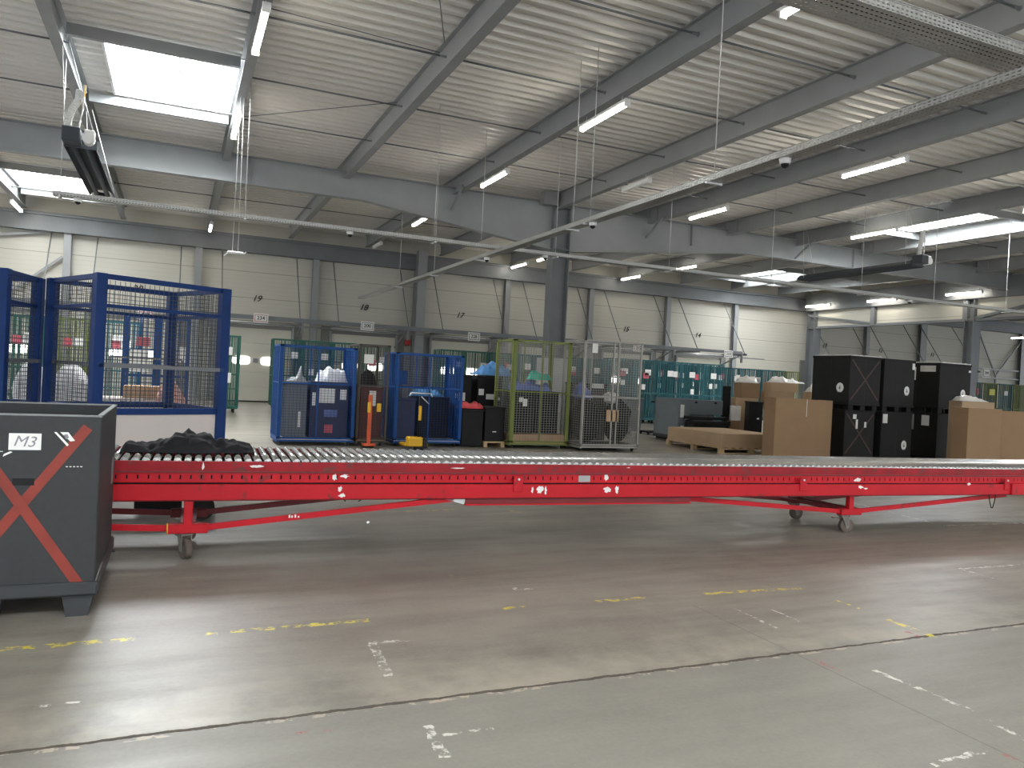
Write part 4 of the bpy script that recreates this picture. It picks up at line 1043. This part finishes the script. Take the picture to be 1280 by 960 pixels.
bag('white tall sack, right one behind the tall blue cages', *dpt(88, 12.6), 0, .6, .5, 1.36, M['sack'], 2, 'sack', 'white_sack', 'white sacks')
bag('white tall sack, middle one behind the tall blue cages', *dpt(40, 12.6), 0, .5, .5, 1.38, M['sack'], 4, 'sack', 'white_sack', 'white sacks')
bag('white tall sack, leftmost behind the tall blue cages', *dpt(-14, 13.0), 0, .6, .5, 1.35, M['sack'], 6, 'sack', 'white_sack', 'white sacks')
crate('storage_crate', 'black crate at the far left edge among the white sacks', -3.95, -3.45, 12.6, 13.1, 0, 1.45, M['black'])

# ================================================================ RIGHT SIDE
t = thing('wheeled_bin', 'grey wheeled bin with raised lid behind the grey cage', 'bin', (12.38, 19.55, 0), .1)
b = MB(); v = [(-.24, .08), (.24, .08), (.3, 1.02), (-.3, 1.02)]
b.prism(v, -.27, .27); b.build('body', M['grey_pl'], t); MB().cbox(-.32, .32, -.3, .3, 1.02, 1.07, .01).build('lid', M['grey_pl'], t)
MB().cyl((-.26, .25, .09), (.26, .25, .09), .09, 14).build('wheel', M['rubber_dk'], t); MB().cyl((-.25, .34, .98), (.25, .34, .98), .018, 8).build('handle', M['black'], t)
t = thing('weighing_stand', 'black stand with round foot and flat head right of the grey bin', 'stand', (13.3, 19.3, 0))
MB().cbox(-.55, .35, -.25, .25, .06, .11, .01).build('foot', M['black'], t)
for x in (-.5, .3):
    for y in (-.2, .2): MB().cyl((x-.02, y, .04), (x+.02, y, .04), .04, 10).build('castor', M['rubber_dk'], t)
MB().cyl((0, 0, .1), (0, 0, .95), .03, 10).build('pole', M['black'], t); MB().cbox(-.22, .22, -.15, .15, .95, 1.0, .01).cyl((-.05, 0, 1.0), (-.05, 0, 1.05), .1, 14).build('head', M['black'], t)
# open pallet crate
t = thing('open_crate', 'grey folding crate with its front gate down, before the teal cages', 'crate', (12.95, 17.6, 0))
MB().cbox(-.62, -.58, -.55, .55, .14, 1.14, .008).build('side_wall', M['grey_pl'], t)
MB().cbox(.58, .62, -.55, .55, .14, .8, .008).build('side_wall', M['grey_pl'], t)
MB().cbox(-.62, .62, .51, .55, .14, 1.14, .008).build('back_wall', M['grey_pl'], t)
MB().cbox(-.30, .85, -.56, -.52, .74, 1.14, .008).build('upper_gate', M['grey_pl'], t)
MB().cbox(-.64, -.29, -.60, -.56, .14, 1.14, .008).build('front_panel', M['grey_pl'], t)
MB().cbox(-.64, .9, -.58, .57, .06, .15, .01).build('pallet_base', M['pallet_bk'], t)
for x in (-.5, .1, .7): MB().box(x-.07, x+.07, -.5, .5, 0, .07).build('foot', M['black'], t)
for x, z, w, h in ((-.52, .82, .12, .34), (-.36, .60, .1, .08), (-.50, .38, .1, .1)): MB().box(x-w/2, x+w/2, -.604, -.60, z-h/2, z+h/2).build('paper_label', M['paper'], t)
for x in (-.05, .6): MB().box(x-.04, x+.04, -.566, -.56, 1.04, 1.09).build('latch', M['black'], t)
tag(MB().cbox(12.45, 13.75, 16.7, 16.96, .62, .70, .008).cbox(12.5, 13.7, 16.55, 16.95, .5, .6, .01).cbox(12.5, 13.65, 16.57, 16.95, 0.0, .5, .01).build('flat_black_lids', M['black']), 'pile of flat black plastic lids lying at the grey folding crate', 'lid')
# pallet with flat cardboard
T0 = (11.38, 13.95); rzp = .0
t = thing('wooden_pallet', 'wooden pallet under the low stack of flat cardboard', 'pallet', (12.05, 15.05, 0))
for yy in (-1.0, 0, 1.0): MB().box(-.72, 1.1, yy-.05, yy+.05, 0, .022).box(-.72, 1.1, yy-.05, yy+.05, .1, .12).build('runner', M['pallet_wood'], t)
for x in (-.66, .2, 1.04):
    for yy in (-1.0, 0, 1.0): MB().cbox(x-.06, x+.06, yy-.05, yy+.05, .022, .1, .004).build('block', M['pallet_wood'], t)
for i in range(9): MB().box(-.72+i*.215, -.62+i*.215, -1.05, 1.05, .12, .142).build('deck_board', M['pallet_wood'], t)
o = MB()
for i in range(12): dx = rnd.uniform(-.012, .012); o.box(11.37+dx, 13.1+dx, 14.0+dx, 16.1+dx, .144+i*.026, .144+i*.026+.024)
tag(o.build('flat_cardboard_stack', M['card_lt']), 'low stack of flat cardboard sheets on a wooden pallet', 'cardboard')
# big unfolded carton
YAW = -math.atan2(.4, .9165)
t = thing('large_carton', 'large open brown carton standing before the stacked black boxes', 'box', (12.10, 12.33, 0), YAW+.02)
zt1, zt2 = 1.35, 1.34
MB().box(-.60, .055, -.005, .005, .0, zt1).box(.062, .60, -.005, .005, 0, zt2).box(.05, .065, -.004, .004, 0, 1.02).build('front_face', M['card'], t)
MB().box(-.60, -.592, .005, .7, 0, zt1).box(.592, .6, .005, .7, 0, zt2).box(-.6, .6, .692, .70, 0, zt1-.02).build('side_faces', M['card'], t)
MB().box(-.004, .0, -.0065, -.005, 0, .98).build('crease', M['card_edge'], t)
MB().box(.054, .063, -.007, -.004, .98, 1.34).build('top_slit_edge', M['paper'], t)
# wrapped carton heap
def dpt(px, d): return wp((px-640)/961*d, d)
def hc(label, px, d, z, w, dd, h, rz, m):
    x, y = dpt(px, d); return carton(label, (x, y, z), w, dd, h, rz, m, 'heap of film wrapped cartons')
hc('large brown carton at the bottom left of the film wrapped heap', 934, 21.6, 0, .72, .7, .74, -.4, M['card_lt'])
hc('second bottom carton of the wrapped heap, behind the large open carton', 985, 21.6, 0, 1.0, .7, .95, -.4, M['card'])
hc('crushed carton at the left shoulder of the wrapped heap', 932, 21.6, .742, .62, .6, .5, -.5, M['card_lt'])
hc('small carton at the upper left of the wrapped heap', 934, 21.6, 1.244, .55, .45, .42, -.25, M['card'])
hc('flat carton on top of the wrapped heap, centre', 972, 21.6, .953, .72, .6, .5, -.4, M['card_lt'])
hc('topmost light carton of the wrapped heap', 976, 21.6, 1.456, .8, .5, .26, -.36, M['card_lt'])
hc('carton at the right end of the wrapped heap beside the black boxes', 1018, 22.4, 0, .42, .6, 1.5, -.4, M['card_lt'])
x, y = dpt(920, 21.6); heap('stretch_film', [(0, 0), (.05, .12), (.3, .2), (.5, .16), (.6, 0)], .5, M['film'], 'white crumpled film on the upper left of the carton heap', 'film', (x, y, 1.668), -.4, 21, fold=.12, fr=5)
x, y = dpt(960, 21.6); heap('stretch_film', [(0, 0), (.12, .16), (.4, .14), (.8, .06), (1.0, 0)], .45, M['film'], 'white crumpled film along the right top of the carton heap', 'film', (x, y, 1.72), -.42, 22, fold=.12, fr=5)
x, y = dpt(1009, 22.4); heap('stretch_film', [(0, 0), (.1, .2), (.2, .26), (.35, .2), (.42, 0)], .45, M['film'], 'white film bundle at the right end of the carton heap', 'film', (x, y, 1.503), -.38, 23, fold=.12)
hc('narrow brown carton standing at the left flank of the heap', 919, 21.0, 0, .3, .2, .62, -.1, M['card'])
hc('small pale carton stacked on the left flank of the heap', 921, 21.0, .622, .26, .2, .4, -.5, M['film'])
x, y = dpt(909, 22.0); o = MB().cbox(-.12, .12, -.02, .02, 0, 1.55, .006); tag(o.build('black_board', M['black'], None, (x, y, 0), (0.0, 0, YAW)), 'upright narrow black board at the left of the carton heap', 'board')
x, y = dpt(944, 20.7); crate('storage_crate', 'small black crate left of the large open carton', x-.18, x+.18, y-.2, y+.2, 0, 1.17, M['black'], rz=YAW, papers=((.06, .72, .06, .04, 'paper'),))

# black pallet boxes with white emblem
def emblem(parent, x, z, y, side=False):
    r = .098
    def P(a, zz, yy): return (a, yy, zz)
    b = MB(); n = 28; vs = []
    b.prism([(x+r*.82*math.cos(2*PI*i/n), z+r*1.05*math.sin(2*PI*i/n)) for i in range(n)], y-.003, y)
    e = b.build('white_roundel', M['white'], parent)
    k = MB(); k.box(x-.007, x+.007, y-.005, y-.003, z-.035, z+.045)
    k.prism([(x-.032, z-.005), (x-.024, z-.005), (x, z-.032), (x+.024, z-.005), (x+.032, z-.005), (x, z-.045)], y-.005, y-.003)
    k.build('arrow_mark', M['ink'], e)
    MB().box(x-.055, x+.055, y-.003, y, z-.105, z-.09).build('caption_strip', M['pencil'], e)
def black_box(label, x, y, z, w, d, h, emb=None, emb_side=None, cross=False, papers=(), group='stacked black pallet boxes', side=(), top=0):
    t = thing('black_pallet_box', label, 'box', (x, y, z), 0, group)
    zf = .12
    MB().cbox(0, w, 0, d, zf, h, .008).build('body', M['bbox'], t)
    MB().cbox(-.012, w+.012, -.012, d+.012, zf-.02, zf+.04, .006).build('base', M['black'], t)
    for fx in (.1, w/2, w-.1):
        for fy in (.1, d/2, d-.1): MB().box(fx-.07, fx+.07, fy-.07, fy+.07, 0, zf-.02).build('foot', M['black'], t)
    MB().cbox(-.01, w+.01, -.01, d+.01, h-.05, h-.005, .006).build('top_rim', M['bbox'], t)
    MB().box(w*.5-.002, w*.5+.002, -.002, 0, zf+.05, h-.05).box(-.002, 0, d*.5-.002, d*.5+.002, zf+.05, h-.05).build('fold_seam', M['ink'], t)
    if emb: emblem(t, emb[0], emb[1], -.001)
    if emb_side:
        e = bpy.data.objects.new('side_marking', None); C.objects.link(e); e.parent = t; e.rotation_euler = (0, 0, -PI/2); e.location = (0, 0, 0)
        bpy.data.objects.remove(e)
        b = MB(); n = 28; yy, zz = emb_side; r = .098
        b.add([(-.003, yy+r*1.0*math.cos(2*PI*i/n), zz+r*1.05*math.sin(2*PI*i/n)) for i in range(n)]+[(0, yy+r*math.cos(2*PI*i/n), zz+r*1.05*math.sin(2*PI*i/n)) for i in range(n)],
              [tuple(range(n))]+[(i, (i+1) % n, (i+1) % n+n, i+n) for i in range(n)])
        e = b.build('white_roundel', M['white'], t)
        k = MB().box(-.006, -.003, yy-.008, yy+.008, zz-.035, zz+.045)
        k.add([(-.006, yy-.035, zz-.0), (-.006, yy-.025, zz), (-.006, yy, zz-.028), (-.006, yy+.025, zz), (-.006, yy+.035, zz), (-.006, yy, zz-.045)], [(0, 1, 2, 5), (2, 3, 4, 5)])
        k.build('arrow_mark', M['ink'], e)
        MB().box(-.003, 0, yy-.06, yy+.06, zz-.105, zz-.09).build('caption_strip', M['pencil'], e)
    if cross:
        tape(.05, zf+.1, w-.05, h-.08, -.001, .035, M['tape_dk'], t); tape(.05, h-.08, w-.05, zf+.1, -.0026, .035, M['tape_dk'], t)
    for (px, pz, pw, ph, mm) in papers: MB().box(px-pw/2, px+pw/2, -.006, -.003, pz-ph/2, pz+ph/2).build('paper_label', M[mm], t)
    for (py, pz, pw, ph, mm) in side: MB().box(-.014, -.011, py-pw/2, py+pw/2, pz-ph/2, pz+ph/2).build('paper_label', M[mm], t)
    if top:
        b = MB()
        for q in range(int(w/.06)): b.box(.03+q*.06, .065+q*.06, .0, d*.98, h-.004, h+.012+.006*(q % 3))
        b.build('pale_top_liner', M['film'], t)
    return t
M['bbox'] = mat('charcoal_box_plastic', (.015, .0155, .014), .6, 0, .1, 5, spec=.2)
hb = 1.16
black_box('lower black pallet box of the left stack, red crossed front, emblem on its side', 13.13, 12.2, 0, .88, 1.0, hb, None, (.62, .53), True, ((.28, 1.02, .1, .1, 'paper'), (.35, .86, .06, .2, 'paper'), (.6, .85, .06, .12, 'paper')))
black_box('upper black pallet box of the left stack, faint red cross', 13.10, 12.1, hb+.002, .90, 1.05, hb, None, (.25, .47), True, top=1)
black_box('lower black pallet box of the middle stack', 14.22, 12.2, 0, .95, 1.0, hb, (.72, .42), None, False, ((.1, 1.0, .14, .2, 'paper'),))
black_box('upper black pallet box of the middle stack with a paper at its right corner', 14.22, 12.2, hb+.002, .95, 1.0, hb, (.72, .47), None, False, ((.90, 1.02, .08, .14, 'paper'),))
black_box('lower black pallet box of the right stack, large grey sheet on its side', 15.98, 12.2, 0, 1.05, 1.2, hb, (.80, .42), None, side=((.85, .93, .5, .36, 'concrete_pl'), (.30, .98, .2, .24, 'paper')))
black_box('upper black pallet box of the right stack with torn papers on its side', 15.98, 12.2, hb+.002, 1.05, 1.2, hb, (.80, .47), None, False, ((1.0, 1.0, .08, .05, 'paper'),), side=((1.02, 1.0, .14, .2, 'paper'), (.72, .9, .22, .3, 'paper'), (.3, 1.02, .4, .14, 'film')), top=1)
# cartons at the right edge
def dpt(px, d): return wp((px-640)/961*d, d)
x, y = dpt(1236, 14.2); carton('tall brown carton with white label, right of the black boxes', (x, y+.2, 0), .62, .5, 1.36, YAW, M['card'], 'cartons at the right edge')
x, y = dpt(1236, 14.2); tag(MB().box(-.06, .06, -.002, .0, 0, .13).build('paper_label', M['paper'], None, (x-.03, y-.035, .99), (0, 0, YAW)), 'small white label stuck on the tall carton at the right', 'label')
x, y = dpt(1288, 14.2); carton('tall brown carton at the right edge of the picture', (x, y+.2, 0), .85, .5, 1.33, YAW-.15, M['card'], 'cartons at the right edge')
x, y = dpt(1232, 16.5); carton('carton topped with white film behind the right brown cartons', (x, y+.3, 0), .7, .5, 1.47, YAW, M['card_lt'], 'cartons at the right edge')
x, y = dpt(1229, 16.5); heap('stretch_film', [(0, 0), (.1, .1), (.3, .12), (.55, .06), (.7, 0)], .4, M['film'], 'white film on the carton right of the black boxes', 'film', (x-.35, y+.4, 1.475), YAW, 25)
# low navy trolley behind the conveyor at left
t = thing('flat_trolley', 'low navy flat trolley with black wheels behind the left end of the conveyor', 'trolley', (-.35, 8.0, 0))
MB().cbox(-.85, .72, -.3, .3, .27, .36, .01).build('deck', M['navy'], t)
for x in (-.7, .62):
    for yy in (-.2, .2): MB().cyl((x, yy-.03, .12), (x, yy+.03, .12), .12, 20).box(x-.05, x+.05, yy-.045, yy+.045, .2, .28).build('wheel', M['rubber_dk'], t)
MB().cbox(.05, .45, -.28, .28, .12, .27, .01).build('battery_box', M['black'], t)

# ================================================================ LIGHT, CAMERA
w = bpy.data.worlds.new('World'); bpy.context.scene.world = w; w.use_nodes = True
w.node_tree.nodes['Background'].inputs[0].default_value = (.92, .96, 1, 1); w.node_tree.nodes['Background'].inputs[1].default_value = 1.35
cam = bpy.data.cameras.new('Camera'); co = bpy.data.objects.new('Camera', cam); C.objects.link(co)
cam.sensor_fit = 'HORIZONTAL'; cam.sensor_width = 36; cam.lens = 36*961/1280; cam.clip_end = 300
Xc = Vector((.91533815, -.39950409, .05052285)); Yd = Vector((.04263862, -.02860411, -.99868101)); Zf = Vector((.40042231, .91628505, -.00914813))
R = Matrix((Xc, -Yd, -Zf)).transposed()
co.matrix_world = Matrix.Translation((0, 0, H)) @ R.to_4x4()
sc = bpy.context.scene; sc.camera = co
sc.view_settings.view_transform = 'Standard'; sc.view_settings.look = 'None'; sc.view_settings.gamma = 1; sc.view_settings.exposure = .7
sc.view_settings.use_curve_mapping = False
